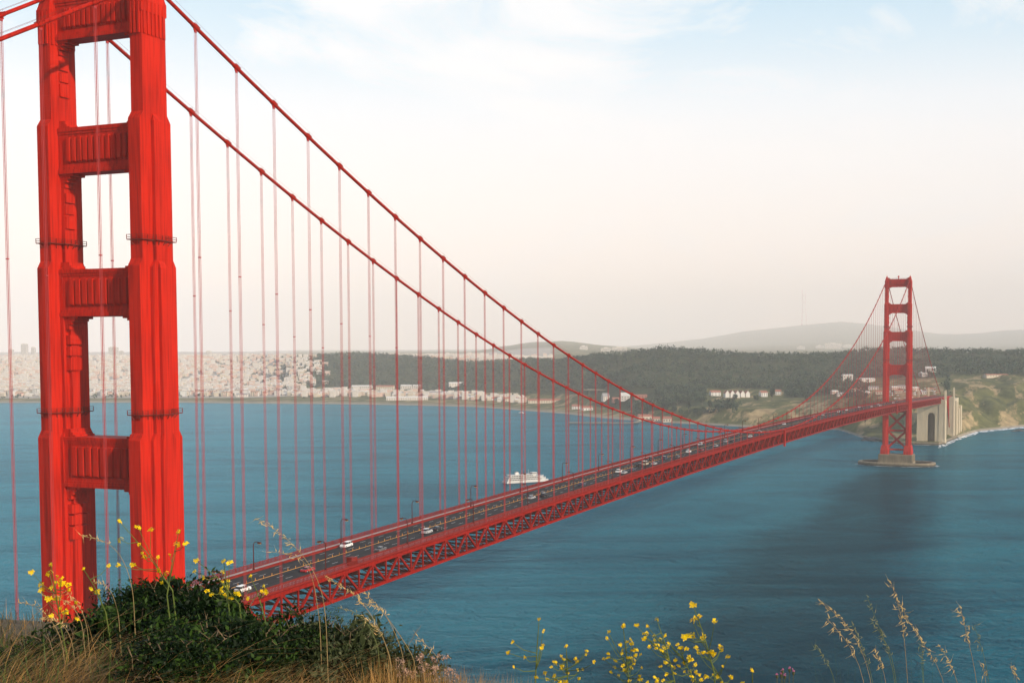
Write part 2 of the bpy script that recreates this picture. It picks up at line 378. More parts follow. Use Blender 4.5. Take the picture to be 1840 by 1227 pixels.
def brace_mesh():
    m = MB(); X = 11.0
    for z0, z1 in ((20.5, 41.0), (42.5, 63.5)):
        for s in (-1, 1): m.bar((-X*s, 0, z0), (X*s, 0, z1), 2.6 if s > 0 else 2.4, 1.9 if s > 0 else 1.85, up=(0, 1, 0))
        m.box(-1.6, 1.6, -1.55, 1.55, (z0+z1)/2 - 1.7, (z0+z1)/2 + 1.7)
    for z in (18.6, 41.7, 64.5): m.box(-X, X, -1.7, 1.7, z - 1.1, z + 1.1)
    return m.mesh('cross_brace', RED)
def pier_mesh():
    m = MB()
    m.frustum(0, 0, -3, 21.5, 11.5, 5.0, 20.6, 11.0); m.frustum(0, 0, 5.0, 20.3, 10.7, 13.2, 19.8, 10.4)
    for k in range(15):
        x = -19 + k * 2.71
        for s in (-1, 1): m.box(x - .55, x + .55, s*10.75 - .35, s*10.75 + .35, 4.9, 12.6)
    for k in range(8):
        y = -9 + k * 2.57
        for s in (-1, 1): m.box(s*20.35 - .3, s*20.35 + .3, y - .55, y + .55, 4.9, 12.6)
    return m.mesh('pier', CONCD)
def fender_mesh():
    m = MB(); n = 64; rings = []
    for (a, b, z) in ((46, 24, -3), (46, 24, 3.4), (45.2, 23.2, 4.0), (41.8, 19.8, 4.0), (41.8, 19.8, -3)):
        rings.append(len(m.v))
        for k in range(n):
            t = 2*math.pi*k/n; ct, st = math.cos(t), math.sin(t)
            m.v.append((a*math.copysign(abs(ct)**.8, ct), b*math.copysign(abs(st)**.8, st), z))
    for i in range(4):
        for k in range(n):
            k2 = (k+1) % n; m.f.append((rings[i]+k, rings[i]+k2, rings[i+1]+k2, rings[i+1]+k)); m.m.append(0)
    return m.mesh('fender_ring', CONCD)
LEG = leg_mesh(); ST = [strut_mesh(*a) for a in STRUTS]; PLAT = [platform_mesh(166.8), platform_mesh(126.6)]; BRACE = brace_mesh(); PIER = pier_mesh(); FEND = fender_mesh()
mb = MB(); mb.frustum(0, 0, 224.0, 1.2, 3.0, 226.2, 1.0, 2.2); mb.frustum(0, 0, 226.2, .8, 1.6, 227.4, .5, .9); mb.tube([(0, 0, 227.4), (0, 0, 229.6)], [.22, .08], 6); SADDLE = mb.mesh('cable_saddle', RED)
mb = MB(); mb.tube([(0, 0, 224), (0, 0, 226)], .5, 8); mb.lathe([(.2, 0), (.9, .5), (1.1, 1.2), (.9, 1.9), (.2, 2.4)], 12, (0, 0, 225.8)); BEACON = mb.mesh('beacon', RED)
mb = MB()
for s in (-1, 1):
    for dz in (.6, 1.15): mb.bar((-11.5, s*1.9, 224 + dz), (11.5, s*1.9, 224 + dz), .07, .07)
    for k in range(12): mb.box(-11 + 2*k - .05, -11 + 2*k + .05, s*1.9 - .05, s*1.9 + .05, 224, 225.2)
TOPRAIL = mb.mesh('top_railing', DARKRED)
def tower(y, label, fender):
    t = empty('tower', (0, y, 0), parent=bridge); t['label'] = label
    for s in (-1, 1):
        link('leg', LEG, t, (s * XC, 0, 0)); link('cable_saddle', SADDLE, t, (s * XC, 0, 0))
        for p in PLAT: link('maintenance_platform', p, t, (s * XC, 0, 0))
    for me in ST: link('portal_strut', me, t)
    link('cross_brace', BRACE, t); link('pier', PIER, t); link('beacon', BEACON, t); link('top_railing', TOPRAIL, t)
    if fender: link('fender_ring', FEND, t)
tower(TY0, 'tall near red tower whose top runs out of the picture', False)
tower(TY1, 'distant red tower standing on a concrete pier in the water', True)

# --- main cables with bands and hand ropes
def zc(y):
    if y < TY0: s = TY0 - y; return 226.2 - 0.56 * s + 0.00033 * s * s
    if y > TY1: s = y - TY1; return 224.2 - 0.555 * s + 0.00033 * s * s
    return 83.66 + 140.3 * ((y - 640) / 640) ** 2
YC = list(np.arange(-343, TY0, 8.0)) + [TY0] + list(np.arange(0, TY1, 7.62)) + [TY1] + list(np.arange(TY1 + 6, 1625, 8.0))
HANG = [10.0 + 15.24 * k for k in range(83)]
HSIDE_N = [-22.5 - 15.24 * k for k in range(20)]
HSIDE_S = [TY1 + 17 + 15.24 * k for k in range(21)]
mb = MB(); mb.tube([(0, -1.0, 0), (0, 1.0, 0)], .55, 12)
for k in range(5):
    y = -.9 + .45*k
    for x in (-.5, .5): mb.box(x-.1, x+.1, y-.1, y+.1, .2, .6)
mb.box(-.1, .1, -.4, .4, -.95, -.45); mb.box(-.3, .3, -.22, .22, .5, .68)
BAND = mb.mesh('cable_band', REDP)
def slope(y): return math.atan2(zc(y + 1) - zc(y - 1), 2)
for sx in (-1, 1):
    m = MB(); m.tube([(sx * XC, y, zc(y)) for y in YC], 0.45, 12)
    cb = m.build('main_cable', REDP, bridge, smooth=True)
    cb['label'] = 'thick red main cable on the western side, upper in view' if sx > 0 else 'thick red main cable on the eastern side, lower in view'
    m = MB()
    for dx in (-.55, .55):
        m.tube([(sx * XC + dx, y, zc(y) + 1.15) for y in YC if -100 < y < 1300], 0.028, 4)
    for y in HANG + HSIDE_N[:5]:
        for dx in (-.55, .55): m.tube([(sx * XC + dx, y, zc(y)), (sx * XC + dx, y, zc(y) + 1.2)], 0.035, 4)
    m.build('hand_rope', DARKRED, cb)
    far_band = MB()
    for i, y in enumerate(HSIDE_N[:3] + HANG):
        if i < 52:
            b = link('cable_band', BAND, cb, (sx * XC, y, zc(y))); b.rotation_euler = (slope(y), 0, 0)
        else:
            far_band.tube([(sx * XC, y - 1.0, zc(y - 1.0)), (sx * XC, y + 1.0, zc(y + 1.0))], .66, 8)
    tag(far_band.build('cable_band', REDP, cb), kind='stuff')
# --- hangers (pairs of wire ropes): the nearest hundred one by one
spots = sorted([(abs(y + 240) + (0 if sx > 0 else 25), sx, y) for sx in (-1, 1) for y in HSIDE_N[:3] + HANG])
far_h = MB()
def ropes(m, x, y, r, n):
    z0, z1 = zt(y) + 0.1, zc(y) - 1.15
    if z1 < z0 + 0.5: return
    for dy in (-.24, .24):
        for dx in (-.17, .17) if n > 4 else (0,): m.tube([(x + dx, y + dy, z0), (x + dx, y + dy, z1)], r, n)
    m.box(x - .14, x + .14, y - .4, y + .4, z1 - .15, z1 + .35)
    zm = z0 + (z1 - z0) * .62
    if z1 - z0 > 30: m.box(x - .24, x + .24, y - .32, y + .32, zm - .12, zm + .12)
for i, (_, sx, y) in enumerate(spots):
    if i < 100:
        m = MB(); ropes(m, sx * XC, y, .05, 5); 
        if m.v: m.build('hanger_rope', ROPE, bridge)
    else: ropes(far_h, sx * XC, y, .085, 4)
for sx in (-1, 1):
    for y in HSIDE_N[3:] + HSIDE_S: ropes(far_h, sx * XC, y, .085, 4)
tag(far_h.build('hanger_rope', ROPE, bridge), kind='stuff')

# --- stiffening trusses
for sx in (-1, 1):
    x = sx * XC
    web = MB(); top = MB(); bot = MB()
    for i in range(len(YP) - 1):
        a, b = YP[i], YP[i+1]
        if b > 1640: break
        za, zb = zt(a), zt(b)
        top.bar((x, a, za - .5), (x, b, zb - .5), .95, 1.0); bot.bar((x, a, za - 7.7), (x, b, zb - 7.7), .95, .9)
        web.bar((x, a, za - .9), (x, a, za - 7.4), .42, .5, up=(0, 1, 0))
        topnode = round((a - 10.0) / 7.62) % 2 == 0
        p, q = ((a, za - .8), (b, zb - 7.5)) if topnode else ((a, za - 7.5), (b, zb - .8))
        web.bar((x, p[0], p[1]), (x, q[0], q[1]), .62, .60, up=(1, 0, 0))
        if topnode:
            web.box(x - .52, x + .52, a - 1.1, a + 1.1, za - 1.6, za - .9)
        else: web.box(x - .52, x + .52, a - 1.1, a + 1.1, za - 7.4, za - 6.7)
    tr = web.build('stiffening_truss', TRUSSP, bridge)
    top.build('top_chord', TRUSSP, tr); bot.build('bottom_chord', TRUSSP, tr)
# --- floor framing under the road
m = MB()
for i, y in enumerate(YP):
    if y > 1640: break
    z = zt(y)
    m.box(-13.2, 13.2, y - .22, y + .22, z - 2.4, z - .4)
    m.bar((-13.2, y, z - 7.7), (13.2, y, z - 7.7), .5, .55)
    m.bar((-13.2, y, z - 7.6), (0, y, z - 2.4), .3, .3); m.bar((13.2, y, z - 7.6), (0, y, z - 2.4), .3, .3)
    if i + 1 < len(YP):
        y2 = YP[i+1]; z2 = zt(y2)
        m.bar((-13.2 if i % 2 else 0, y, z - 7.75), (0 if i % 2 else -13.2, y2, z2 - 7.75), .45, .4)
        m.bar((13.2 if i % 2 else 0, y, z - 7.75), (0 if i % 2 else 13.2, y2, z2 - 7.75), .45, .4)
        for x in (-8, -4, 0, 4, 8): m.bar((x, y, z - .8), (x, y2, z2 - .8), .25, .7)
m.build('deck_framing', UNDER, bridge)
# --- roadway, markings, sidewalks, barriers, railings
def strip(m, x0, x1, dz0, dz1, ys, mi=0):
    b = len(m.v)
    for y in ys:
        z = zt(y); m.v += [(x0, y, z + dz0), (x1, y, z + dz0), (x1, y, z + dz1), (x0, y, z + dz1)]
    for i in range(len(ys) - 1):
        a = b + 4*i
        m.f += [(a, a+4, a+5, a+1), (a+3, a+2, a+6, a+7), (a, a+3, a+7, a+4), (a+1, a+5, a+6, a+2)]; m.m += [mi] * 4
    m.f += [(b, b+1, b+2, b+3), (b+4*len(ys)-1, b+4*len(ys)-2, b+4*len(ys)-3, b+4*len(ys)-4)]; m.m += [mi, mi]
m = MB(); strip(m, -9.45, 9.45, -.35, .2, YP); road = m.build('roadway', ASPH, bridge)
XY = -1.58
m = MB(); strip(m, XY - .17, XY + .17, .204, .216, YP)
m.build('yellow_line', YEL, road)
m = MB()
for x in (-7.7, -4.65, 1.5, 4.6, 7.6)[:5]:
    y = -60.0
    while y < 1300:
        y2 = y + 3.2; z, z2 = zt(y) + .205, zt(y2) + .205
        m.add([(x - .09, y, z), (x + .09, y, z), (x + .09, y2, z2), (x - .09, y2, z2)], [(0, 1, 2, 3)]); y += 11.5
m.build('lane_dashes', WHT, road)
for s in (-1, 1):
    def sb(m, a, b, *r): strip(m, min(s*a, s*b), max(s*a, s*b), *r)
    m = MB(); sb(m, 9.75, 13.05, -.1, .42, YP); m.build('sidewalk', WALK, bridge)
    m = MB(); sb(m, 9.45, 9.75, -.3, .95, YP)
    m.build('curb_barrier', DARKRED if s > 0 else MIDRED, bridge)
    m = MB(); sb(m, 13.06, 13.32, -.5, .55, YP)
    sb(m, 13.1, 13.3, 1.62, 1.78, YP); sb(m, 13.14, 13.26, .72, .82, YP); sb(m, 13.17, 13.23, 1.15, 1.24, YP)
    y = -40.0
    while y < 1300:
        z = zt(y); big = (round((y + 40) / .635) % 6 == 0)
        w = .16 if big else .09
        m.box(min(s*13.12, s*13.28), max(s*13.12, s*13.28), y - w, y + w, z + .5, z + (1.85 if big else 1.65))
        y += .635
    m.build('outer_railing', MIDRED, bridge)
# --- inspection travellers hung on the west truss
for y in (627.0, 1176.0):
    m = MB(); z = zt(y); m.box(14.25, 15.3, y - 1.3, y + 1.3, z - 9.6, z + 1.0); m.box(14.1, 15.45, y - 1.5, y + 1.5, z + 1.0, z + 1.4)
    m.box(14.1, 15.45, y - 1.5, y + 1.5, z - 10.0, z - 9.6); m.bar((14.2, y, z - .5), (13.9, y, z - .5), 1.2, .6)
    m.build('expansion_housing', REDP, bridge)
# --- concrete pylons at the south anchorage and the steel arch between them
def pylon(y, d, label):
    m = MB()
    for s in (-1, 1):
        m.frustum(s*15.4, y, -1, 5.4, d + .6, 8, 4.6, d); m.frustum(s*15.4, y, 8, 4.6, d, 64.6, 4.3, d)
        for k in (-1, 1):
            x = s * (15.4 + 3.9); m.frustum(x, y + k*(d-1.2), 8.2, 1.0, 1.6, 77.2, .8, 1.2); m.frustum(x, y + k*(d-1.2), 77.2, .65, .95, 79.6, .3, .5)
        m.box(s*15.4 - 4.9, s*15.4 + 4.9, y - d - .3, y + d + .3, 60.5, 62.0)
    # wall between the shafts with a tall arched doorway closed by a back wall, its dark colour standing for shade inside
    for x0, x1, z0, z1 in ((-11.3, -5.4, 0, 60.5), (5.4, 11.3, 0, 60.5), (-5.4, 5.4, 46, 60.5)): m.box(x0, x1, y - d*.93, y + d*.93, z0, z1)
    for k in range(3):
        w = (2.6, 1.4, .5)[k]
        for s in (-1, 1): m.box(min(s*5.4, s*(5.4 - w)), max(s*5.4, s*(5.4 - w)), y - d*.9, y + d*.9, 46 - 1.3*(k + 1), 46 - 1.3*k)
    for zz in np.arange(7, 60, 4.2):
        for x0, x1 in ((-20.2, -5.6), (5.6, 20.2)): m.box(x0, x1, y - d - .06, y - d - .02, zz, zz + .12)
    o = m.build('concrete_pylon', CONC, bridge); o['label'] = label
    n = MB(); n.box(-5.38, 5.38, y + d*.3, y + d*.6, .5, 45.9); n.build('doorway_shade_wall', CONCD, o)
    return o
pylon(1632, 9, 'pale concrete pylon with a tall dark doorway')
pylon(1752, 7, 'second pale concrete pylon behind the steel arch')
m = MB()
for s in (-1, 1):
    pts = []
    for k in range(13):
        t = -1 + 2*k/12; pts.append((s*XC, 1692 + t*50, 58 - 44*t*t*.9))
    for k in range(12):
        m.bar(pts[k], pts[k+1], 1.2, 2.4); (x, y, z) = pts[k]
        m.bar((x, y, z), (x, y, zt(y) - .3), .7, .7, up=(0, 1, 0))
        m.bar((x, pts[k+1][1], pts[k+1][2]), (x, y, zt(y) - .5), .4, .4)
    for y in np.arange(1641, 1745, 7.6): m.bar((s*XC, y, zt(y) - .5), (s*XC, y + 7.6, zt(y + 7.6) - .5), 1, 1.2)
m.build('steel_arch', RED, bridge)
m = MB(); m.box(-19, 21, 1775, 1800, 0, 58); m.box(-17, 17, 1800, 1850, 0, 60); m.box(17.4, 22.5, 1806, 1816, 0, 44); m.box(17.4, 23.5, 1826, 1840, 0, 48)
for k in range(6): m.box(21.0, 21.6, 1776.5 + 4*k, 1778.5 + 4*k, 2, 56)
m.frustum(0, 1787, 58, 19.5, 12, 59.5, 19, 11.5)
m.build('anchorage_block', CONC, bridge)

# ------------------------------------------------------------------ street lamps, marker posts, equipment on the deck
def lamp_proto():
    root = empty('street_lamp')
    m = MB(); m.frustum(0, 0, 0, .3, .3, .9, .24, .24); m.tube([(0, 0, .8), (0, 0, 7.4), (.12, 0, 8.1), (.5, 0, 8.6), (1.1, 0, 8.75), (2.0, 0, 8.7)], [.17, .13, .12, .11, .10, .09], 8)
    m.build('pole', LAMPP, root)
    h = MB(); h.frustum(2.15, 0, 8.35, .55, .42, 8.72, .4, .28); h.build('lamp_head', LAMPP, root)
    g = MB(); g.frustum(2.2, 0, 8.12, .34, .26, 8.345, .46, .34); g.build('lamp_glass', LAMPG, root)
    return root
lp = lamp_proto(); first = True
EAST = [59.5 + 45.35 * k for k in range(26)]; WEST = [20.5 + 46.4 * k for k in range(26)]
ordn = ['first', 'second', 'third', 'fourth', 'fifth', 'sixth', 'seventh', 'eighth', 'ninth', 'tenth', 'eleventh', 'twelfth']
for side, ys in ((-1, EAST), (1, WEST)):
    for i, y in enumerate(ys):
        o = lp if first else copy_tree(lp); first = False
        o.location = (side * 9.95, y, zt(y) + .42); o.rotation_euler = (0, 0, 0 if side < 0 else math.pi)
        if side < 0: lab = ('%s curved red street lamp from the near tower along the far kerb' % ordn[i]) if i < 12 else 'small curved street lamp on the far kerb beyond the low point of the cables'
        else: lab = ('%s curved red street lamp from the near tower along the near kerb' % ordn[i]) if i < 12 else 'small curved street lamp on the near kerb beyond the low point of the cables'
        tag(o, lab, 'street lamp', 'street lamps along the bridge road')
m = MB(); m.tube([(0, 0, 0), (0, 0, .75)], .055, 6); m.lathe([(.15, 0), (.15, .05), (.07, .08)], 8)
mk = m.build('lane_marker_post', YEL)
for k in range(110):
    o = mk if k == 0 else mk.copy()
    if k: COL.objects.link(o)
    y = 15 + 3.81 * k; o.location = (XY, y, zt(y) + .217)
    tag(o, 'slim yellow marker post standing on the yellow lane line of the bridge', 'marker post', 'marker posts on the yellow lane line')
m = MB(); y = 77.5; z = zt(y)
m.box(-.9, .9, -1.5, 1.5, 0, 2.1); m.box(-1.0, 1.0, -1.6, 1.6, 2.1, 2.3); m.box(.9, .96, -1.2, 1.2, .3, 1.9); m.box(.96, 1.0, -.35, .35, .8, 1.4)
m.box(-.9, .9, -1.5, -1.35, 2.3, 2.5)
eb = m.build('equipment_cabinet', MIDRED, loc=(12.0, y, z + .425)); tag(eb, 'boxy red cabinet standing on the near sidewalk of the bridge', 'cabinet')
# ------------------------------------------------------------------ cars on the bridge
def paint(name, c): return mat(name, c, rough=0.28, var=0.04, coat=0.6)
PA = {'white': paint('white_car_paint', (.78, .78, .76)), 'black': paint('black_car_paint', (.016, .017, .02)), 'grey': paint('grey_car_paint', (.12, .125, .13)),
      'silver': paint('silver_car_paint', (.42, .43, .44)), 'red': paint('red_car_paint', (.40, .015, .02)), 'blue': paint('blue_car_paint', (.02, .045, .09)), 'tan': paint('tan_car_paint', (.46, .40, .30))}
HEADL = mat('headlight_lens', (.7, .7, .68), rough=.15); TAILL = mat('taillight_lens', (.35, .01, .01), rough=.2)
def profile_solid(m, prof, w0, w1, mi=0):
    """side profile (y, z, inset) mirrored across the width."""
    n = len(prof); b = len(m.v)
    for s in (-1, 1):
        for (y, z, k) in prof: m.v.append((s * (w0 + (w1 - w0) * k), y, z))
    m.f += [tuple(b + i for i in range(n)), tuple(b + n + i for i in range(n))[::-1]]; m.m += [mi, mi]
    for i in range(n):
        j = (i + 1) % n; m.f.append((b + j, b + i, b + n + i, b + n + j)); m.m.append(mi)
def car(kind, color):
    root = empty('car')
    L, Wd, hb, ht = {'sedan': (4.7, .92, .92, 1.45), 'suv': (4.8, .96, 1.08, 1.80), 'pickup': (5.5, .98, 1.12, 1.85), 'van': (5.6, 1.0, 1.15, 2.3)}[kind]
    h = L / 2; b = MB()
    low = [(-h, .35, 0), (-h + .1, .25, 0), (h - .1, .25, 0), (h, .38, 0), (h, .72, .1), (h - .12, hb - .06, .4), (-h + .15, hb, .4), (-h, .8, .15)]
    profile_solid(b, low, Wd, Wd - .12)
    if kind == 'sedan': gh = [(-1.75, hb - .02, 0), (1.25, hb - .08, 0), (.55, ht - .07, 1), (-.95, ht - .07, 1)]; roof = [(-.95, ht - .07, 1), (.55, ht - .07, 1), (.4, ht, 1.3), (-.8, ht, 1.3)]
    elif kind == 'suv': gh = [(-2.25, hb - .02, 0), (1.3, hb - .06, 0), (.65, ht - .1, 1), (-2.0, ht - .1, 1)]; roof = [(-2.05, ht - .1, .95), (.65, ht - .1, .95), (.5, ht, 1.3), (-1.9, ht, 1.3)]
    elif kind == 'pickup': gh = [(-.6, hb - .02, 0), (1.5, hb - .06, 0), (.9, ht - .1, 1), (-.45, ht - .1, 1)]; roof = [(-.47, ht - .1, .95), (.92, ht - .1, .95), (.75, ht, 1.3), (-.35, ht, 1.3)]
    else: gh = [(-2.5, hb - .02, 0), (2.2, hb - .06, 0), (1.5, ht - .2, 1), (-2.45, ht - .2, 1)]; roof = [(-2.47, ht - .2, .95), (1.5, ht - .2, .95), (1.3, ht, 1.25), (-2.4, ht, 1.25)]
    profile_solid(b, roof, Wd - .1, Wd - .26)
    if kind == 'pickup':
        b.box(-Wd + .02, -Wd + .1, -h + .05, -.7, hb - .1, hb + .12); b.box(Wd - .1, Wd - .02, -h + .05, -.7, hb - .1, hb + .12); b.box(-Wd + .1, Wd - .1, -h + .05, -h + .15, hb - .1, hb + .12)
    for yy in ((-.15,) if kind in ('sedan', 'pickup') else (-.2, -1.25)):                   # door pillars
        for s in (-1, 1): b.bar((s*(Wd - .09), yy, hb - .04), (s*(Wd - .235), yy, ht - .08), .09, .05, up=(0, 1, 0))
    for s in (-1, 1): b.box(s*Wd - .1, s*Wd + .1, .95, 1.12, hb, hb + .14)                    # mirrors
    b.build('body', PA[color], root)
    g = MB(); profile_solid(g, gh, Wd - .1, Wd - .25); g.build('windows', GLASS, root)
    for yy in (-h + .95, h - .95):
        for s in (-1, 1):
            w = MB(); w.tube([(s*(Wd - .2), 0, 0), (s*(Wd + .01), 0, 0)], .34, 14); w.tube([(s*(Wd + .011), 0, 0), (s*(Wd + .02), 0, 0)], .19, 10, mi=1)
            w.build('wheel', [TYRE, PA['silver']], root, loc=(0, yy, .34))
    for s in (-1, 1):
        q = MB(); q.box(s*(Wd-.3) - .17, s*(Wd-.3) + .17, h - .12, h + .012, .60, .74); q.build('headlight', HEADL, root)
        q = MB(); q.box(s*(Wd-.25) - .13, s*(Wd-.25) + .13, -h - .012, -h + .2, .66, .82); q.build('taillight', TAILL, root)
    return root
PROTO = {}
CARS = [ # (y, lane x, kind, colour, label)
 (36.5, 4.1, 'suv', 'white', 'white SUV half behind yellow flowers, closest car to the near tower'),
 (104, -7.4, 'suv', 'white', 'white SUV alone in the far lane beside the second street lamp'),
 (65.5, 4.6, 'sedan', 'red', 'red car on the road near the yellow line, the only red one'),
 (101.5, 7.1, 'sedan', 'grey', 'dark grey sedan in the near lane just past the red cabinet'),
 (136.5, 4.0, 'suv', 'silver', 'silver SUV close behind a dark car under the third street lamp'),
 (143.2, 4.3, 'sedan', 'black', 'dark sedan just ahead of a silver SUV under the third street lamp'),
 (228, 1.3, 'sedan', 'silver', 'silver sedan just behind a dark one between the fourth and fifth street lamps'),
 (236, 3.6, 'suv', 'black', 'black SUV in front of the ferry boat on the near half of the road'),
 (276, 4.2, 'sedan', 'blue', 'dark blue sedan alone on the road just right of the ferry boat'),
 (331, 1.1, 'suv', 'white', 'white SUV beside the yellow line, abreast of a silver sedan'),
 (328, 4.9, 'sedan', 'silver', 'silver sedan in the near lane abreast of a white SUV'),
 (341, 4.5, 'sedan', 'blue', 'dark blue sedan ahead of the silver one in the near lane'),
 (360.5, 1.1, 'pickup', 'black', 'black pickup truck right behind a tan van'),
 (369, 1.3, 'van', 'tan', 'tan van ahead of a black pickup truck'),
 (373, 4.8, 'sedan', 'silver', 'silver sedan alongside the tan van'),
 (395, -4.7, 'suv', 'black', 'black SUV across the yellow line, first of two dark SUVs'),
 (402, .9, 'suv', 'blue', 'dark blue SUV near the yellow line, second of two dark SUVs'),
 (413, 4.7, 'sedan', 'grey', 'grey sedan in the near lane past two dark SUVs'),
 (444, 1.2, 'suv', 'white', 'white SUV near the yellow line before the middle of the span'),
 (457, 4.9, 'sedan', 'red', 'dull red sedan in the near lane, far along the road'),
 (495, -7.5, 'suv', 'white', 'small white SUV in the far lane below the middle of the cables'),
 (488, 4.6, 'sedan', 'silver', 'small silver sedan in the near lane below the middle of the cables'),
 (523, .9, 'suv', 'silver', 'small silver SUV with a dark sedan at its right side'),
 (527.5, 4.0, 'sedan', 'black', 'small black sedan at the right side of a silver SUV'),
 (569, 4.9, 'sedan', 'white', 'tiny white sedan in the near lane just left of where the cables dip lowest'),
 (591, -7.5, 'suv', 'grey', 'tiny grey SUV in the far lane where the cables dip lowest'),
 (610, .9, 'suv', 'white', 'tiny white SUV at mid road where the cables dip lowest'),
 (708, -4.6, 'sedan', 'white', 'tiny white sedan past the lowest point of the cables')]
seen = {}
def put_car(y, x, k, c, lab):
    if (k, c) not in seen: seen[(k, c)] = car(k, c); o = seen[(k, c)]
    else: o = copy_tree(seen[(k, c)])
    away = x > XY
    sl = math.atan2(zt(y + 1) - zt(y - 1), 2)
    o.location = (x, y, zt(y) + .203); o.rotation_euler = (sl if away else -sl, 0, 0 if away else math.pi)
    tag(o, lab, 'car', 'cars on the bridge road')
for a in CARS: put_car(*a)
r2 = random.Random(5); fx = [(823, -4.6), (858, -4.6), (893, -7.6), (913, 1.1), (931, -4.6), (973, -4.6), (994, -1.9 + 3), (1010, 4.7), (1060, -7.6), (1085, 1.1), (1120, 4.7), (1165, -4.6), (1229, -4.6), (1240, 1.1), (1330, -7.6), (1352, 4.7)]
for y, x in fx:
    put_car(y, x, r2.choice(['suv', 'sedan', 'sedan']), r2.choice(['white', 'white', 'silver', 'black', 'grey']), 'tiny car in the traffic on the far half of the bridge')

# ------------------------------------------------------------------ water
def water_mat():
    m = bpy.data.materials.new('sea_water'); m.use_nodes = True
    nt = m.node_tree; N, L = nt.nodes, nt.links; b = N['Principled BSDF']
    tc = N.new('ShaderNodeTexCoord')
    def noise(scale, detail, sc=(1, 1, 1), rot=0.0, rough=0.6, dist=0.0):
        mp = N.new('ShaderNodeMapping'); mp.vector_type = 'TEXTURE'; mp.inputs['Scale'].default_value = tuple(1/q for q in sc); mp.inputs['Rotation'].default_value = (0, 0, rot)
        L.new(tc.outputs['Object'], mp.inputs[0])
        n = N.new('ShaderNodeTexNoise'); n.inputs['Scale'].default_value = scale; n.inputs['Detail'].default_value = detail; n.inputs['Roughness'].default_value = rough; n.inputs['Distortion'].default_value = dist
        L.new(mp.outputs[0], n.inputs[0]); return n
    def math_(op, a, bb):
        q = N.new('ShaderNodeMath'); q.operation = op
        for i, s in enumerate((a, bb)):
            if isinstance(s, (int, float)): q.inputs[i].default_value = s
            else: L.new(s, q.inputs[i])
        return q.outputs[0]
    w1 = noise(0.26, 6, (0.85, 1.0, 1), R(30), 0.64, 0.6)       # wind waves
    w2 = noise(0.075, 5, (0.75, 1.0, 1), R(17), 0.58, 0.8)       # longer swell
    sl = noise(0.0048, 8, (0.55, 1.3, 1), R(24), 0.66, 1.6)     # tidal streaks: smoother and rougher water
    rip = N.new('ShaderNodeMapRange'); rip.inputs[1].default_value = 0.38; rip.inputs[2].default_value = 0.64; rip.inputs[3].default_value = 0.45; rip.inputs[4].default_value = 1.0
    L.new(sl.outputs[0], rip.inputs[0])
    h = math_('ADD', math_('MULTIPLY', w1.outputs[0], 1.0), math_('MULTIPLY', w2.outputs[0], 2.2))
    bp = N.new('ShaderNodeBump'); bp.inputs['Distance'].default_value = 8.0
    L.new(h, bp.inputs['Height']); L.new(rip.outputs[0], bp.inputs['Strength'])
    # dark strip: a broad darker band painted into the water colour along the west side of the bridge
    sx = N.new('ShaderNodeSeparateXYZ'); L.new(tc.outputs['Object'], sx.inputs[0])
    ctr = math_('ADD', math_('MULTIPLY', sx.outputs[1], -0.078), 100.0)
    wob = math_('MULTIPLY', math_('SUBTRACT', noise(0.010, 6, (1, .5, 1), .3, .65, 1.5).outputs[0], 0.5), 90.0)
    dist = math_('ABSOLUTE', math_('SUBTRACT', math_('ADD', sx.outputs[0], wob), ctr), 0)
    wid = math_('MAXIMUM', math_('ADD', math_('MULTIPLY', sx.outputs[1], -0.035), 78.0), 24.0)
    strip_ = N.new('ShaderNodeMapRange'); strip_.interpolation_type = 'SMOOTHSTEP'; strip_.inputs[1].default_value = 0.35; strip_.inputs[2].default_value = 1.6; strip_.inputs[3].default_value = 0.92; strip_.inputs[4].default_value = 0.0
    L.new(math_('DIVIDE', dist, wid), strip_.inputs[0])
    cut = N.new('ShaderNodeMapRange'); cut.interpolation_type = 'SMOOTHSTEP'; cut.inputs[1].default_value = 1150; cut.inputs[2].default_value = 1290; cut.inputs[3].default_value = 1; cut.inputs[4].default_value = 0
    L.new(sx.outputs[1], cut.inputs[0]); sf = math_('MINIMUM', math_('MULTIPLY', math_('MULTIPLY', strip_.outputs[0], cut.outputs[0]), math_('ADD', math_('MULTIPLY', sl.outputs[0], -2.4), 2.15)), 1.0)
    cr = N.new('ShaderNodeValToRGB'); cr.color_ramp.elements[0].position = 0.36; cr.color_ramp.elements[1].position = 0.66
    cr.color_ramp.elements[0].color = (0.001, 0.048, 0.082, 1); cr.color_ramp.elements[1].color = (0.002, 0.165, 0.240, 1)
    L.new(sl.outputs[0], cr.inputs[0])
    strip_mix = N.new('ShaderNodeMix'); strip_mix.data_type = 'RGBA'; L.new(sf, strip_mix.inputs[0]); L.new(cr.outputs[0], strip_mix.inputs[6]); strip_mix.inputs[7].default_value = (0.001, 0.036, 0.058, 1)
    df = N.new('ShaderNodeBsdfDiffuse'); L.new(strip_mix.outputs[2], df.inputs[0]); L.new(bp.outputs[0], df.inputs['Normal'])
    gl = N.new('ShaderNodeBsdfGlossy'); gl.inputs['Roughness'].default_value = 0.16; gl.inputs[0].default_value = (.32, .78, 1, 1); L.new(bp.outputs[0], gl.inputs['Normal'])
    # sheen of a wind-roughened sea: small when looked down on, strong at a flat glance
    geo = N.new('ShaderNodeNewGeometry'); dt = N.new('ShaderNodeVectorMath'); dt.operation = 'DOT_PRODUCT'
    soft = N.new('ShaderNodeMix'); soft.data_type = 'VECTOR'; soft.inputs[0].default_value = 0.35
    L.new(geo.outputs['Normal'], soft.inputs[4]); L.new(bp.outputs[0], soft.inputs[5]); L.new(soft.outputs[1], dt.inputs[0]); L.new(geo.outputs['Incoming'], dt.inputs[1])
    c0 = math_('MAXIMUM', dt.outputs['Value'], 0.015)
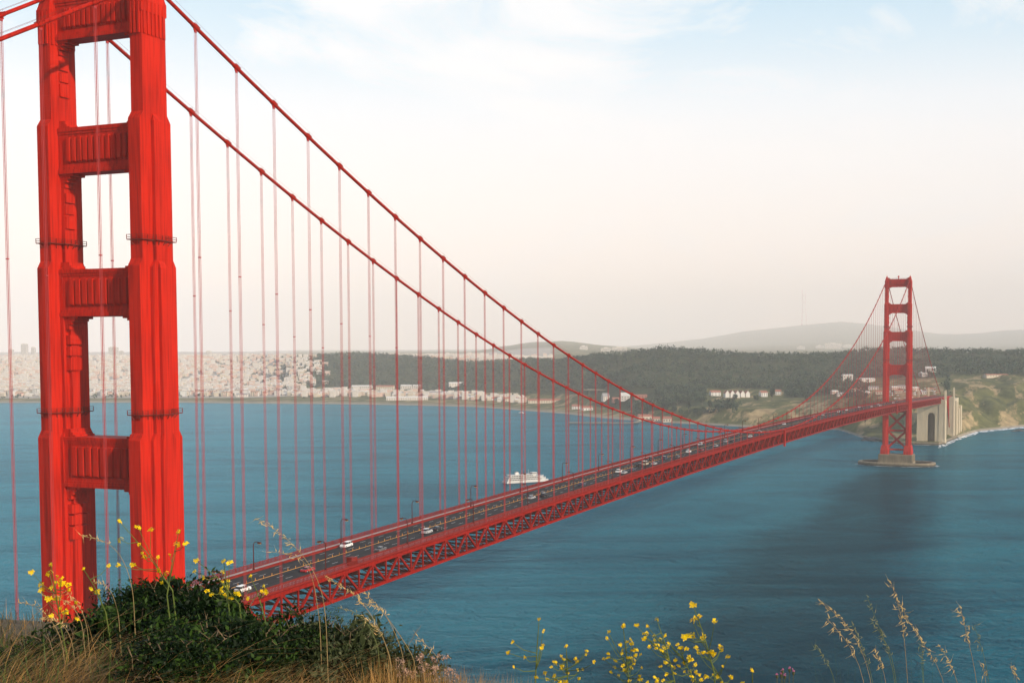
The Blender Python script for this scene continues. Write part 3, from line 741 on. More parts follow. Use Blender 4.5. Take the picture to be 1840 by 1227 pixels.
    fac = math_('MINIMUM', math_('MULTIPLY', math_('POWER', math_('SUBTRACT', 1.0, c0), 20.0), math_('SUBTRACT', 1.0, math_('MULTIPLY', sf, 0.5))), 0.62)
    ms = N.new('ShaderNodeMixShader'); L.new(fac, ms.inputs[0]); L.new(df.outputs[0], ms.inputs[1]); L.new(gl.outputs[0], ms.inputs[2])
    N.remove(b); L.new(ms.outputs[0], N['Material Output'].inputs['Surface'])
    return m
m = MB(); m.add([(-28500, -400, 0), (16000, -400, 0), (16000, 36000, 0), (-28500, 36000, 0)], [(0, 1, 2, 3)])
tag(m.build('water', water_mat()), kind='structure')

# ------------------------------------------------------------------ far shore terrain
TCOL = {  # column: 13 knots (depth, height)
 -300: [(3200,-4),(3260,.5),(3300,3),(3450,5),(4200,22),(5300,68),(7000,99),(7800,95),(8600,80),(9800,90),(11000,90),(13500,110),(16000,60)],
 0: [(3200,-4),(3260,.5),(3300,3),(3450,5),(4200,22),(5300,68),(7000,97),(7800,95),(8600,80),(9800,90),(11000,90),(13500,110),(16000,60)],
 300: [(3200,-4),(3260,.5),(3300,3),(3450,5),(4200,20),(5300,66),(6800,96),(7800,92),(8600,80),(9800,90),(11000,90),(13500,110),(16000,60)],
 450: [(3130,-4),(3190,.5),(3230,3),(3450,5),(4000,16),(4800,62),(5800,104),(6600,98),(7600,90),(9000,95),(10500,100),(13500,110),(16000,60)],
 540:  [(3110,-4),(3170,.5),(3210,3),(3560,6),(3800,34),(4080,84),(4350,110),(4750,100),(5400,95),(13000,95),(19000,100),(30000,110),(35000,60)],
 640:  [(3080,-4),(3130,.5),(3170,3),(3560,6),(3780,34),(4050,86),(4300,120),(4750,108),(5400,95),(13000,95),(19000,100),(30000,110),(35000,60)],
 740:  [(3010,-4),(3070,.5),(3110,3),(3500,6),(3700,30),(3950,72),(4250,105),(4750,104),(5100,104),(13000,100),(19000,100),(30000,110),(35000,60)],
 850:  [(2930,-4),(2985,.5),(3020,3),(3300,6),(3450,28),(3650,62),(3950,88),(4500,96),(5000,106),(13000,110),(19000,100),(30000,120),(35000,60)],
 950:  [(2720,-4),(2780,.5),(2810,3),(3140,5),(3250,30),(3450,70),(3700,102),(4200,90),(5000,96),(13000,203),(19000,100),(30000,130),(35000,60)],
 1010: [(2620,-4),(2673,.5),(2710,3),(3000,5),(3150,30),(3300,70),(3500,105),(4000,90),(5000,96),(13000,220),(19000,100),(30000,130),(35000,60)],
 1075: [(2460,-4),(2512,.5),(2550,3),(2800,6),(2950,32),(3150,75),(3350,119),(3700,100),(5000,96),(13000,178),(19000,100),(30000,134),(35000,60)],
 1140: [(2350,-4),(2406,.5),(2440,3),(2540,8),(2700,35),(3000,82),(3300,128),(3650,105),(5000,90),(13000,142),(19000,110),(30000,203),(35000,60)],
 1200: [(2280,-4),(2334,.5),(2350,3),(2420,22),(2650,42),(2950,82),(3300,134),(3650,105),(5000,90),(13000,130),(19000,120),(30000,280),(35000,80)],
 1260: [(2230,-4),(2283,.5),(2295,4),(2350,28),(2600,38),(2900,74),(3300,132),(3650,105),(5000,90),(13000,125),(19000,130),(30000,362),(35000,100)],
 1340: [(2150,-4),(2203,.5),(2215,4),(2280,30),(2600,37),(2900,68),(3300,121),(3650,100),(5000,90),(13000,122),(19000,162),(30000,550),(35000,120)],
 1440: [(2130,-4),(2180,.5),(2192,4),(2260,30),(2550,40),(2880,68),(3300,119),(3650,100),(5000,90),(13000,122),(19000,203),(30000,691),(35000,134)],
 1510: [(2060,-4),(2113,.5),(2125,4),(2200,34),(2450,52),(2850,72),(3300,120),(3650,100),(5000,90),(13000,122),(19000,230),(30000,775),(35000,169)],
 1560: [(1850,-4),(1900,.5),(1910,4),(2060,14),(2200,50),(2600,64),(3300,130),(3650,104),(5000,90),(13000,120),(19000,203),(30000,719),(35000,169)],
 1620: [(1770,-4),(1800,.5),(1806,4),(1990,6),(2120,52),(2500,65),(3300,137),(3650,104),(5000,90),(13000,118),(19000,162),(30000,599),(35000,134)],
 1690: [(1745,-4),(1778,.5),(1784,4),(1960,6),(2080,48),(2450,66),(3300,131),(3650,104),(5000,90),(13000,115),(19000,135),(30000,468),(35000,130)],
 1722: [(1880,-4),(1925,.5),(1940,3),(2020,20),(2240,52),(2500,70),(3300,128),(3650,104),(5000,90),(13000,115),(19000,135),(30000,468),(35000,130)],
 1760: [(2030,-4),(2080,.5),(2095,4),(2200,30),(2400,58),(2650,77),(3300,131),(3650,104),(5000,90),(13000,115),(19000,135),(30000,486),(35000,130)],
 1800: [(2085,-4),(2135,.5),(2150,5),(2260,34),(2450,66),(2700,85),(3300,130),(3650,104),(5000,90),(13000,115),(19000,162),(30000,550),(35000,130)],
 1850: [(2160,-4),(2215,.5),(2230,6),(2340,40),(2520,70),(2750,86),(3300,131),(3650,104),(5000,90),(13000,115),(19000,162),(30000,584),(35000,130)],
 2150: [(2300,-4),(2360,.5),(2380,8),(2480,50),(2650,80),(2850,90),(3300,129),(3650,104),(5000,90),(13000,115),(19000,162),(30000,520),(35000,130)]}
TU = np.array(sorted(TCOL)); TD = np.array([[k[0] for k in TCOL[u]] for u in TU], float); TZ = np.array([[k[1] for k in TCOL[u]] for u in TU], float)
NK = 13
def wav(x, y):
    return (np.sin(x*.011 + 1.3*np.sin(y*.006)) * np.sin(y*.009 + 1.1*np.sin(x*.007)) * 3.2 + np.sin(x*.031 + y*.013) * np.sin(y*.027 - x*.009) * 1.8 + np.sin(x*.071 - y*.035) * np.sin(y*.063 + x*.041) * .9)
def gully(x, y):
    g = np.abs(np.sin(x*.034 + .9*np.sin(y*.012) + y*.010)) ; h = np.abs(np.sin(x*.083 + 1.2*np.sin(y*.03)))
    return (g - .6) * 9 + (h - .6) * 3
def terr(u, D):
    u = np.atleast_1d(np.asarray(u, float)); D = np.atleast_1d(np.asarray(D, float))
    kd = np.stack([np.interp(u, TU, TD[:, k]) for k in range(NK)]); kz = np.stack([np.interp(u, TU, TZ[:, k]) for k in range(NK)])
    z = np.where(D < kd[0], -6.0, kz[-1])
    for k in range(NK - 1):
        t = (D - kd[k]) / (kd[k+1] - kd[k]); s = t if k in (0, 1) else t * .55 + (3*t*t - 2*t**3) * .45
        z = np.where((t >= 0) & (t < 1), kz[k] + (kz[k+1] - kz[k]) * s, z)
    x, y = pos_ud(u, D)
    z = z + wav(x, y) * np.clip((z - 6) / 25, 0, 1)
    bl = np.clip((u - 1700) / 25, 0, 1) * np.clip((D - kd[2]) / 60, 0, 1) * np.clip((kd[5] + 60 - D) / 160, 0, 1)
    return z + gully(x, y) * bl
def pos_ud(u, D):
    r = (u - PX) / (FOC * 1.0014) * D
    sy, cy = math.sin(YAW), math.cos(YAW)
    return CAM[0] + r * cy - D * sy, CAM[1] + r * sy + D * cy
us = np.linspace(-300, 2150, 330); rows = []; cover = []
for k in range(NK - 1):
    n = (3, 4, 8, 14, 16, 18, 22, 10, 8, 10, 8, 10)[k]
    rows += [(k, i / n) for i in range(n)]
rows.append((NK - 2, 1.0))
V = []
for k, t in rows:
    d0 = np.interp(us, TU, TD[:, k]); d1 = np.interp(us, TU, TD[:, k+1]); D = d0 + (d1 - d0) * t
    x, y = pos_ud(us, D); zz = terr(us, D); V.append(np.stack([x, y, zz], 1))
    q = k + t; vv = 626 - (zz - CAM[2])*FOC/D
    wd = ((us > 985) & (q > 3.9) & (q < 6.4)) | ((us > 1070) & (us < 1330) & (q > 3.1) & (q < 4.5)) | ((us > 520) & (us < 1010) & (q > 3.65) & (q < 6.3))
    for a_, b_, c_, d_ in ((1268, 1412, 700, 722), (1330, 1560, 716, 765), (1560, 1700, 680, 735), (1706, 1900, 676, 800)): wd &= ~((us > a_) & (us < b_) & (vv > c_) & (vv < d_))
    ct = ((us < 530) & (q > 2.9)) | ((us > 670) & (us < 990) & (q > 6.8) & (q < 8.4))
    cover.append(np.where(ct, -1.0, wd.astype(float)))
V = np.array(V); nr, nc = V.shape[:2]
idx = np.arange(nr * nc).reshape(nr, nc)
F = np.stack([idx[:-1, :-1], idx[:-1, 1:], idx[1:, 1:], idx[1:, :-1]], -1).reshape(-1, 4)
def terrain_mat():
    m = bpy.data.materials.new('coastal_ground'); m.use_nodes = True
    nt = m.node_tree; N, L = nt.nodes, nt.links; b = N['Principled BSDF']; b.inputs['Roughness'].default_value = .95; b.inputs['Specular IOR Level'].default_value = .1
    tc = N.new('ShaderNodeTexCoord'); geo = N.new('ShaderNodeNewGeometry')
    def noise(s, d, sc=(1, 1, 1)):
        mp = N.new('ShaderNodeMapping'); mp.inputs['Scale'].default_value = sc; L.new(tc.outputs['Object'], mp.inputs[0])
        n = N.new('ShaderNodeTexNoise'); n.inputs['Scale'].default_value = s; n.inputs['Detail'].default_value = d; n.inputs['Roughness'].default_value = .68; L.new(mp.outputs[0], n.inputs[0]); return n.outputs[0]
    def ramp(src, p0, p1, c0, c1):
        r = N.new('ShaderNodeValToRGB'); r.color_ramp.elements[0].position = p0; r.color_ramp.elements[1].position = p1
        r.color_ramp.elements[0].color = (*c0, 1); r.color_ramp.elements[1].color = (*c1, 1); L.new(src, r.inputs[0]); return r.outputs[0]
    def mix(f, a, c):
        x = N.new('ShaderNodeMix'); x.data_type = 'RGBA'; L.new(f, x.inputs[0]); L.new(a, x.inputs[6]); L.new(c, x.inputs[7]); return x.outputs[2]
    green = ramp(noise(.03, 8), .38, .62, (.050, .062, .020), (.150, .145, .050))
    sand = ramp(noise(.05, 8), .35, .65, (.20, .15, .075), (.42, .31, .16))
    # bare scars follow the gullies: stretched down the slope
    scar = ramp(noise(.016, 9, (1.7, .45, .8)), .515, .575, (0, 0, 0), (1, 1, 1))
    c = mix(scar, green, sand)
    sp = N.new('ShaderNodeSeparateXYZ'); L.new(geo.outputs['Position'], sp.inputs[0])
    beach = N.new('ShaderNodeMapRange'); beach.inputs[1].default_value = 2.2; beach.inputs[2].default_value = 3.6; beach.inputs[3].default_value = 1; beach.inputs[4].default_value = 0
    L.new(sp.outputs[2], beach.inputs[0])
    bs = ramp(noise(.04, 4), .3, .7, (.22, .19, .14), (.33, .29, .22))
    av = N.new('ShaderNodeAttribute'); av.attribute_name = 'cover'
    def rng_(a, z_):
        q = N.new('ShaderNodeMapRange'); q.inputs[1].default_value = 0; q.inputs[2].default_value = a; q.inputs[3].default_value = 0; q.inputs[4].default_value = z_; L.new(av.outputs['Fac'], q.inputs[0]); return q.outputs[0]
    c = mix(rng_(1, .9), c, ramp(noise(.05, 5), .3, .7, (.016, .030, .014), (.060, .075, .032)))
    c = mix(rng_(-1, .85), c, ramp(noise(.03, 5), .3, .7, (.34, .30, .26), (.52, .47, .41)))
    L.new(mix(beach.outputs[0], c, bs), b.inputs['Base Color'])
    return m
tme = np_mesh('hills', V.reshape(-1, 3), F, terrain_mat(), smooth=True)
at_ = tme.attributes.new('cover', 'FLOAT', 'POINT'); at_.data.foreach_set('value', np.array(cover).ravel().astype(np.float32))
ter = link('hills', tme); tag(ter, kind='structure')
def ground(u, v, lo=1780, hi=34000):
    D = np.arange(lo, hi, 4.0); rz = ray(u, v)[2]
    z = CAM[2] + rz * D; t = terr(np.full(len(D), float(u)), D)
    k = np.argmax(t >= z) if (t >= z).any() else int(np.argmin(z - t))
    x, y = pos_ud(float(u), D[k]); return float(x), float(y), float(t[k]), float(D[k])

# ------------------------------------------------------------------ woods on the hills
FOL = [leaf_mat('wood_foliage_dark', (.010, .032, .022), (.046, .084, .046), .011, .15), leaf_mat('wood_foliage_olive', (.026, .054, .030), (.095, .125, .062), .008, .15)]
def blob_tree(x, y, z, h, w, n, base=0.15):
    """leaf clump centres filling an uneven crown."""
    k = rng.normal(size=(n, 3)); k /= np.linalg.norm(k, axis=1)[:, None]; k *= (rng.random(n) ** .45)[:, None]
    c = np.empty((n, 3)); lob = 1 + .3*np.sin(3*np.arctan2(k[:, 1], k[:, 0]) + x)
    c[:, 0] = x + k[:, 0] * w * .5 * lob; c[:, 1] = y + k[:, 1] * w * .5 * lob; c[:, 2] = z + h * (base + (1 - base) * (.5 + .5 * k[:, 2]))
    return c
def wood(name, regs, label):
    vs, fm = [], []; off = 0; FF = []
    for (u0, u1, d0, d1, n, hmin, hmax, clear) in regs:
        u = u0 + (u1 - u0) * rng.random(n)
        kd = np.stack([np.interp(u, TU, TD[:, k]) for k in range(NK)])
        def dk(q): i = int(q); return kd[i] + (kd[min(i+1, NK-1)] - kd[i]) * (q - i)
        D = dk(d0) + (dk(d1) - dk(d0)) * rng.random(n)
        x, y = pos_ud(u, D); z = terr(u, D)
        pt = np.sin(x*.013 + 2*np.sin(y*.008)) * np.sin(y*.017 + x*.004)
        vv = 626 - (z - CAM[2]) * FOC / D
        for i in range(n):
            if z[i] < 4.5: continue
            if clear and pt[i] < clear: continue
            if u0 == 1000 and pt[i] < -.55 and rng.random() < .75: continue
            if any(a <= u[i] <= bb and c <= vv[i] <= dd for (a, bb, c, dd) in CLEAR): continue
            h = hmin + (hmax - hmin) * rng.random()**1.3 * (1.25 if rng.random() < .06 else 1); 
            v, f = leaf_quads(blob_tree(x[i], y[i], z[i] - 1.5, h, h * (.7 + .5 * rng.random()), 14), 3.0, 1.25)
            vs.append(v); FF.append(f + off); off += len(v); fm.append(np.full(len(f), 0 if rng.random() < .6 else 1))
    o = link(name, np_mesh(name, np.concatenate(vs), np.concatenate(FF), FOL, np.concatenate(fm)))
    return tag(o, label, 'woodland', kind='stuff')
CLEAR = [(1268, 1412, 700, 722), (1330, 1560, 716, 765), (1560, 1700, 680, 735), (1055, 1180, 698, 718), (1706, 1900, 676, 800), (1710,1760, 690, 710), (895, 1140, 713, 760)]
wood('woodland', [(1000, 2100, 4, 6.35, 8200, 9, 17, 0), (1060, 1560, 3.2, 4.6, 1300, 8, 15, -.25), (800, 1010, 4, 6.4, 1100, 10, 17, 0), (570, 800, 3.7, 6.3, 1500, 10, 18, 0), (505, 590, 3.6, 6.3, 420, 9, 15, 0), (380, 540, 3.4, 6.3, 420, 8, 14, 0), (540, 1000, 3.0, 4.0, 260, 6, 11, .05), (-250, 540, 3.0, 6.3, 420, 6, 10, .05), (-250, 560, 2.4, 3.2, 260, 7, 12, .1), (1100,1330,2.6,3.6,500,6,13,-.2)], 'dark hazy woodland covering the hills behind the bridge')
# single trees that stand clear of the wood, along the far shore and slope
def far_tree(h, w, n):
    root = empty('tree'); t = MB(); t.tube([(0, 0, -1), (.2, .1, h*.3), (.1, -.2, h*.62)], [h*.035, h*.026, h*.012], 6)
    for k in range(5):
        a = 2.4*k; t.tube([(.1, 0, h*(.3+.05*k)), (math.cos(a)*w*.22, math.sin(a)*w*.22, h*(.5+.06*k))], [h*.012, h*.005], 5)
    t.build('trunk', BARK, root)
    v, f = leaf_quads(blob_tree(0, 0, 0, h, w, n, .32), 1.9, 1.3); link('crown', np_mesh('crown', v, f, FOL[n % 2]), root); return root
BARK = mat('bark', (.10, .075, .055), rough=.95, col2=(.20, .165, .13), scale=2, stretch=(1, 1, .2))
tp = [far_tree(19, 12, 240), far_tree(15, 13, 221), far_tree(23, 10, 260)]
tspots = [(1212, 745), (1224, 748), (1238, 742), (1251, 748), (1264, 744), (1276, 738), (1196, 744), (1182, 738), (1170, 744), (1290, 742), (1306, 734), (1155, 738), (1262, 728), (1240, 724), (1218, 728), (1322, 722), (1360, 722), (1388, 720), (1425, 718), (1450, 722), (1488, 716), (1520, 720), (1545, 722), (1130, 738), (1108, 728), (1540, 760), (1556, 765), (1505, 752), (1470, 755)]
for i, (u, v) in enumerate(tspots):
    o = tp[i] if i < 3 else copy_tree(tp[i % 3])
    x, y, z, D = ground(u, v); o.location = (x, y, z - .5); o.rotation_euler = (0, 0, i * 1.7); s = .8 + .35 * rnd.random(); o.scale = (s, s, s)
    tag(o, 'single dark tree standing in front of the woods on the far shore slope', 'tree', 'trees in front of the far woods')

# ------------------------------------------------------------------ buildings on the far shore
CREAM = mat('cream_wall', (.56, .48, .37), rough=.8, var=.08, scale=.2); PALE = mat('pale_wall', (.60, .55, .49), rough=.8, var=.08, scale=.2)
PINKW = mat('pinkish_wall', (.58, .42, .34), rough=.8, var=.1, scale=.2); BRICKW = mat('brick_wall', (.32, .14, .10), rough=.85, var=.2, scale=.4)
ROOFR = mat('red_tile_roof', (.34, .13, .08), rough=.85, var=.2, scale=.3); ROOFG = mat('grey_roof', (.30, .29, .28), rough=.85, var=.15, scale=.3); ROOFL = mat('light_roof', (.62, .59, .54), rough=.85, var=.1, scale=.3)
WHITEH = mat('white_house_wall', (.62, .60, .56), rough=.7, var=.06, scale=.3)
WIN = mat('window_glass', (.03, .035, .04), rough=.15, var=.2)
def gabled(name, L, Wd, h, rh, wall, roof, storeys=2, nw=6, rz=0.0, loc=(0, 0, 0), parts=True):
    root = empty(name, loc, rz)
    m = MB(); m.box(-L/2, L/2, -Wd/2, Wd/2, -3, h)
    for s in (-1, 1): m.add([(s*L/2, -Wd/2, h), (s*L/2, Wd/2, h), (s*L/2, 0, h + rh)], [(0, 1, 2)] if s > 0 else [(0, 2, 1)])
    m.build('wall', wall, root)
    r = MB(); e = .5
    for s in (-1, 1):
        r.add([(-L/2 - e, s*(Wd/2 + e), h - .25), (L/2 + e, s*(Wd/2 + e), h - .25), (L/2 + e, 0, h + rh + .1), (-L/2 - e, 0, h + rh + .1), (-L/2 - e, s*(Wd/2 + e), h + .1), (L/2 + e, s*(Wd/2 + e), h + .1), (L/2 + e, 0, h + rh + .45), (-L/2 - e, 0, h + rh + .45)],
              [(0,3,2,1),(4,5,6,7),(0,1,5,4),(1,2,6,5),(2,3,7,6),(3,0,4,7)])
    r.build('roof', roof, root)
    if parts:
        w = MB()
        for st in range(storeys):
            z0 = 1.0 + st * (h - .4) / storeys
            for k in range(nw):
                x = -L/2 + L*(k + .5)/nw
                for s in (-1, 1): w.box(x - min(.8, L/nw*.3), x + min(.8, L/nw*.3), s*Wd/2 - .06, s*Wd/2 + .06, z0, z0 + (h - .4)/storeys*.55)
        tag(w.build('windows', WIN, root), kind=None)
    return root
FACE = math.atan2(ray(900, 626)[1], ray(900, 626)[0]) - math.pi/2      # long side turned to the strait
def shore_building(u0, u1, v, h, kind, label, rh=3.5, dep=16, name='warehouse', turn=0.0, cat='building', group='buildings on the far shore', st=2):
    x, y, z, D = ground((u0 + u1)/2, v, 2000); L = (u1 - u0) * D / FOC
    wall, roof = {'c': (CREAM, ROOFR), 'p': (PALE, ROOFL), 'w': (WHITEH, ROOFR), 'g': (PALE, ROOFG), 'k': (BRICKW, ROOFR)}[kind]
    o = gabled(name, L, dep, h, rh, wall, roof, st, max(3, int(L/6)), FACE + turn, (x, y, z - .3)); tag(o, label, cat, group)
SB = [(410, 446, 706, 10, 'p', 'long pale hall low on the hazy shore, left end of the row of halls'), (446, 471, 700, 9, 'p', 'pale hall just right of the longest left-hand hall on the hazy shore'),
 (494, 534, 697, 11, 'p', 'large pale gabled hall, highest of the hazy shore buildings at left'), (424, 444, 713, 7, 'g', 'low grey-roofed shed nearest the water below the left hazy halls'),
 (508, 546, 711, 6, 'p', 'low pale shed below the large gabled hall on the shore'), (560, 603, 707, 6, 'p', 'low pale block between the sheds and the dark hill on the shore'),
 (632, 668, 699, 8, 'p', 'pale two storey barracks below the dark wooded hill'), (676, 708, 700, 9, 'c', 'cream barracks with red roof below the dark wooded hill'),
 (720, 756, 698, 8, 'p', 'pale barracks at the right foot of the dark wooded hill'), (694, 768, 719, 7, 'p', 'very long low pale storehouse on the shore meadow'),
 (772, 830, 709, 6, 'g', 'long grey storehouse behind the shore meadow'), (806, 832, 694, 8, 'p', 'pale building alone in the trees behind the shore meadow'),
 (880, 908, 719, 6, 'w', 'white boathouse with red roof at the left end of the airfield row'), (906, 946, 721, 8, 'c', 'cream hangar with red roof on the grass airfield'), (949, 1019, 724, 7, 'c', 'longest cream hangar on the grass airfield, beside the beach'),
 (1028, 1042, 735, 7, 'w', 'white wooden station house with red roof by the beach'), (1044, 1064, 737, 6, 'w', 'second white wooden house with red roof by the beach'),
 (1146, 1170, 753, 6, 'c', 'cream waterside hut row left of the seawall'), (1172, 1186, 756, 5, 'c', 'middle cream waterside hut on the seawall'), (1192, 1207, 757, 6, 'c', 'right cream waterside hut at the foot of the wooded slope'),
 (1082, 1094, 719, 9, 'g', 'pale church-like house with steep roof under the viaduct'), (1116, 1132, 719, 9, 'p', 'white steep-roofed house under the viaduct'), (1100, 1112, 722, 6, 'k', 'brick house with red roof under the viaduct'), (1140, 1162, 716, 7, 'k', 'brick block at the right end below the viaduct'),
 (1276, 1294, 711, 8, 'w', 'white house at the left end of the officers row on the slope'),
 (1514, 1532, 684, 13, 'p', 'large white block among dark trees left of the far tower'), (1541, 1572, 687, 8, 'p', 'long white block just left of the far tower'),
 (1366, 1378, 712, 8, 'w', 'white house with red roof alone on the meadow slope'), (1394, 1404, 709, 7, 'w', 'small white house with red roof nearest the trees on the slope'),
 (1664, 1682, 668, 8, 'p', 'white hillside house right of the far tower, in the trees'), (1654, 1664, 676, 6, 'p', 'small white hillside house right of the far tower'),
 (1768, 1812, 677, 4, 'c', 'low pale gun battery wall on top of the grassy bluff')]
for a in SB:
    shore_building(*a, rh=(7 if 'steep' in a[5] else 1.5 if 'battery' in a[5] or 'block' in a[5] else 3.5), st=(1 if a[3] < 6.5 else 2), name=('house' if 'house' in a[5] and 'storehouse' not in a[5] and 'boathouse' not in a[5] else 'battery_wall' if 'battery' in a[5] else 'hall'), turn=.25*math.sin(a[0]))
for k in range(5):
    u = 1306 + 9.2 * k; x, y, z, D = ground(u, 713.5, 2000)
    o = gabled('row_house', 15, 9, 8, 6, WHITEH, ROOFR, 2, 2, FACE + math.pi/2 + .1, (x, y, z)); tag(o, '%s of five matching white gabled houses in a row on the green slope' % ['leftmost', 'second', 'third', 'fourth', 'rightmost'][k], 'house', 'five white gabled houses in a row')
# toll plaza: low roofs, sheds and parked vehicles on the plateau by the far bridge end
for k, (u, v, w) in enumerate([(1540, 703, 16), (1556, 709, 14), (1570, 700, 18), (1581, 708, 12), (1607, 700, 13), (1622, 698, 16), (1616, 706, 14), (1645, 701, 14), (1658, 708, 14), (1672, 703, 12), (1500, 707, 12), (1512, 711, 14)]):
    x, y, z, D = ground(u, v, 2050)
    o = gabled('plaza_building', w*D/FOC, 9, 4.5, 1.6, [CREAM, PINKW, PALE][k % 3], [ROOFR, ROOFG, ROOFL][(k*2) % 3], 1, 4, FACE + .3*math.sin(k*2), (x, y, z)); tag(o, 'small low building among others on the plateau behind the far tower', 'building', 'low buildings at the far bridge end')
pv = [MB().__class__() for _ in range(3)]
for i, q in enumerate(pv): profile_solid(q, [(-2.3, .3, 0), (2.3, .3, 0), (2.3, .9, .1), (1.3, 1.0, .2), (.7, 1.5, 1), (-1.5, 1.5, 1), (-2.2, 1.0, .2)], .9, .72)
pvm = [q.mesh('parked_car', [PA['white'], PA['silver'], PA['red']][i]) for i, q in enumerate(pv)]
for k in range(60):
    u = 1590 + 95 * rnd.random(); v = 696 + 22 * rnd.random()
    x, y, z, D = ground(u, v, 2050); o = link('parked_car', pvm[k % 3], loc=(x, y, z + .3)); o.rotation_euler = (0, 0, FACE + rnd.choice([0, 1.57]))
    tag(o, 'tiny car parked in the lots behind the far tower', 'car', 'cars parked at the far bridge end')
# the hazy city on the left slopes
HM = []
for i in range(6):
    q = MB(); L, Wd, h = [(9, 14, 9), (11, 13, 11), (8, 16, 8), (14, 14, 15), (10, 12, 7), (18, 14, 12)][i]
    q.box(-L/2, L/2, -Wd/2, Wd/2, -4, h)
    if i % 2: q.box(-L/2 - .3, L/2 + .3, -Wd/2 - .3, Wd/2 + .3, h, h + .7, 1)
    else:
        q.add([(-L/2, -Wd/2, h), (L/2, -Wd/2, h), (L/2, Wd/2, h), (-L/2, Wd/2, h), (-L/2, 0, h+3), (L/2, 0, h+3)], [(0, 1, 5, 4), (2, 3, 4, 5), (1, 2, 5), (3, 0, 4)], 1)
    for k in range(3):
        for st in range(int(h/3)): q.box(-L/2 + L*(k+.25)/3, -L/2 + L*(k+.75)/3, -Wd/2 - .05, Wd/2 + .05, .8 + st*3, 2.4 + st*3, 2)
    HM.append(q)
WALLS = [PALE, CREAM, PINKW, WHITEH]
hmesh = [HM[i].mesh('house', [WALLS[i % 4], [ROOFG, ROOFL, ROOFR][i % 3], WIN]) for i in range(6)]
nh = 0; FV, FFc, FM, off = [], [], [], 0
cand = []
for _ in range(6400):
    t = rng.random()
    if t < .66: u = -120 + 690*rng.random(); q = 3.1 + 3.2*rng.random()
    elif t < .76: u = 520 + 170*rng.random()**1.6; q = 3.0 + 2.6*rng.random()
    elif t < .79: u = 540 + 400*rng.random(); q = 2.75 + .6*rng.random()
    else: u = 660 + 330*rng.random(); q = 6.9 + 1.2*rng.random()
    if 440 < u < 660 and q > 3.35 and rng.random() < (u - 440)/190 + .15: continue
    if 600 < u < 950 and 3.35 < q < 6.8: continue
    kd = [np.interp(u, TU, TD[:, k]) for k in range(NK)]; i = int(q); D = kd[i] + (kd[i+1]-kd[i])*(q-i)
    cand.append((D, u))
cand.sort()
for D, u in cand:
    x, y = pos_ud(u, D); z = float(terr(u, D)[0])
    x = round(x/11)*11 + rng.normal()*1.5; y = round(y/16)*16 + rng.normal()*1.5
    i = int(rng.integers(0, 6)); a = .35 + (0 if rng.random() < .6 else math.pi/2)
    if nh < 280 and 0 < u < 540:
        o = link('house', hmesh[i], loc=(x, y, z)); o.rotation_euler = (0, 0, a); nh += 1
        tag(o, 'small pale house among the hazy city houses on the left shore slope', 'house', 'hazy city houses on the left slope')
    else:
        v = np.array(HM[i].v); c, s = math.cos(a), math.sin(a)
        FV.append(np.stack([v[:, 0]*c - v[:, 1]*s + x, v[:, 0]*s + v[:, 1]*c + y, v[:, 2] + z], 1))
        for f, mi in zip(HM[i].f, HM[i].m):
            FFc.append([g + off for g in f]); FM.append((3 + i % 3) if mi != 1 else 1)
        off += len(v)
me = bpy.data.meshes.new('city_houses'); me.from_pydata(np.concatenate(FV).tolist(), [], FFc)
for q in (PALE, ROOFL, WIN, PALE, CREAM, PINKW): me.materials.append(q)
me.polygons.foreach_set('material_index', FM); me.update()
tag(link('city_houses', me), 'mass of pale hazy houses covering the far left slopes', 'houses', kind='stuff')
for k, (u, w, v0, v1, D) in enumerate([(44, 9, 618, 640, 9000), (103, 8, 625, 642, 8800), (116, 6, 621, 642, 8900), (204, 13, 624, 642, 8400), (218, 7, 631, 642, 8500), (375, 8, 631, 642, 8300), (20, 7, 628, 642, 8700), (60, 6, 624, 640, 9100)]):
    p = at(u, v0, D); b_ = at(u, 645, D); h = p[2] - b_[2] + 20; w = w*D/FOC
    root = empty('office_tower', (p[0], p[1], b_[2] - 20), .35); m = MB(); m.box(-w/2, w/2, -w/2, w/2, 0, h); m.box(-w/3, w/3, -w/3, w/3, h, h + 5); m.build('wall', PALE, root)
    g = MB()
    for z in np.arange(24, h - 3, 4.2): g.box(-w/2 - .1, w/2 + .1, -w/2 - .1, w/2 + .1, z, z + 1.6)
    g.build('windows', WIN, root)
    tag(root, 'faint pale high-rise above the hazy rooftops on the left skyline', 'high-rise', 'faint high-rises on the left skyline')
for k, (u0, u1, v, h, lab) in enumerate([(1466, 1480, 626, 34, 'faint pale slab left of the hospital blocks on the misty hill'), (1482, 1512, 627, 62, 'tallest faint white hospital block on the misty hill left of the far tower'), (1514, 1536, 624, 30, 'low faint white wing right of the hospital block on the misty hill'), (1432, 1446, 627, 28, 'faint small block on the misty hill under the lattice mast'), (1080, 1098, 631, 20, 'pale building on the ridge above the middle woods'), (1100, 1126, 632, 30, 'pale twin-roofed college building on the ridge above the middle woods'), (1042, 1056, 628, 22, 'pale block on the round hazy hill')]):
    x, y, z, D = ground((u0+u1)/2, v, 4300 if u0 < 1300 else 5500); L = (u1-u0)*D/FOC
    root = empty('hill_building', (x, y, z - 10), FACE); m = MB(); m.box(-L/2, L/2, -14, 14, 0, h + 10); m.box(-L*.2, L*.15, -9, 9, h + 10, h + 16); m.build('wall', PALE, root)
    g = MB()
    for zz in np.arange(13, h + 6, 4): g.box(-L/2 + 3, L/2 - 3, -14.1, 14.1, zz, zz + 1.5)
    g.build('windows', WIN, root); tag(root, lab, 'building', 'pale buildings on the misty hills')
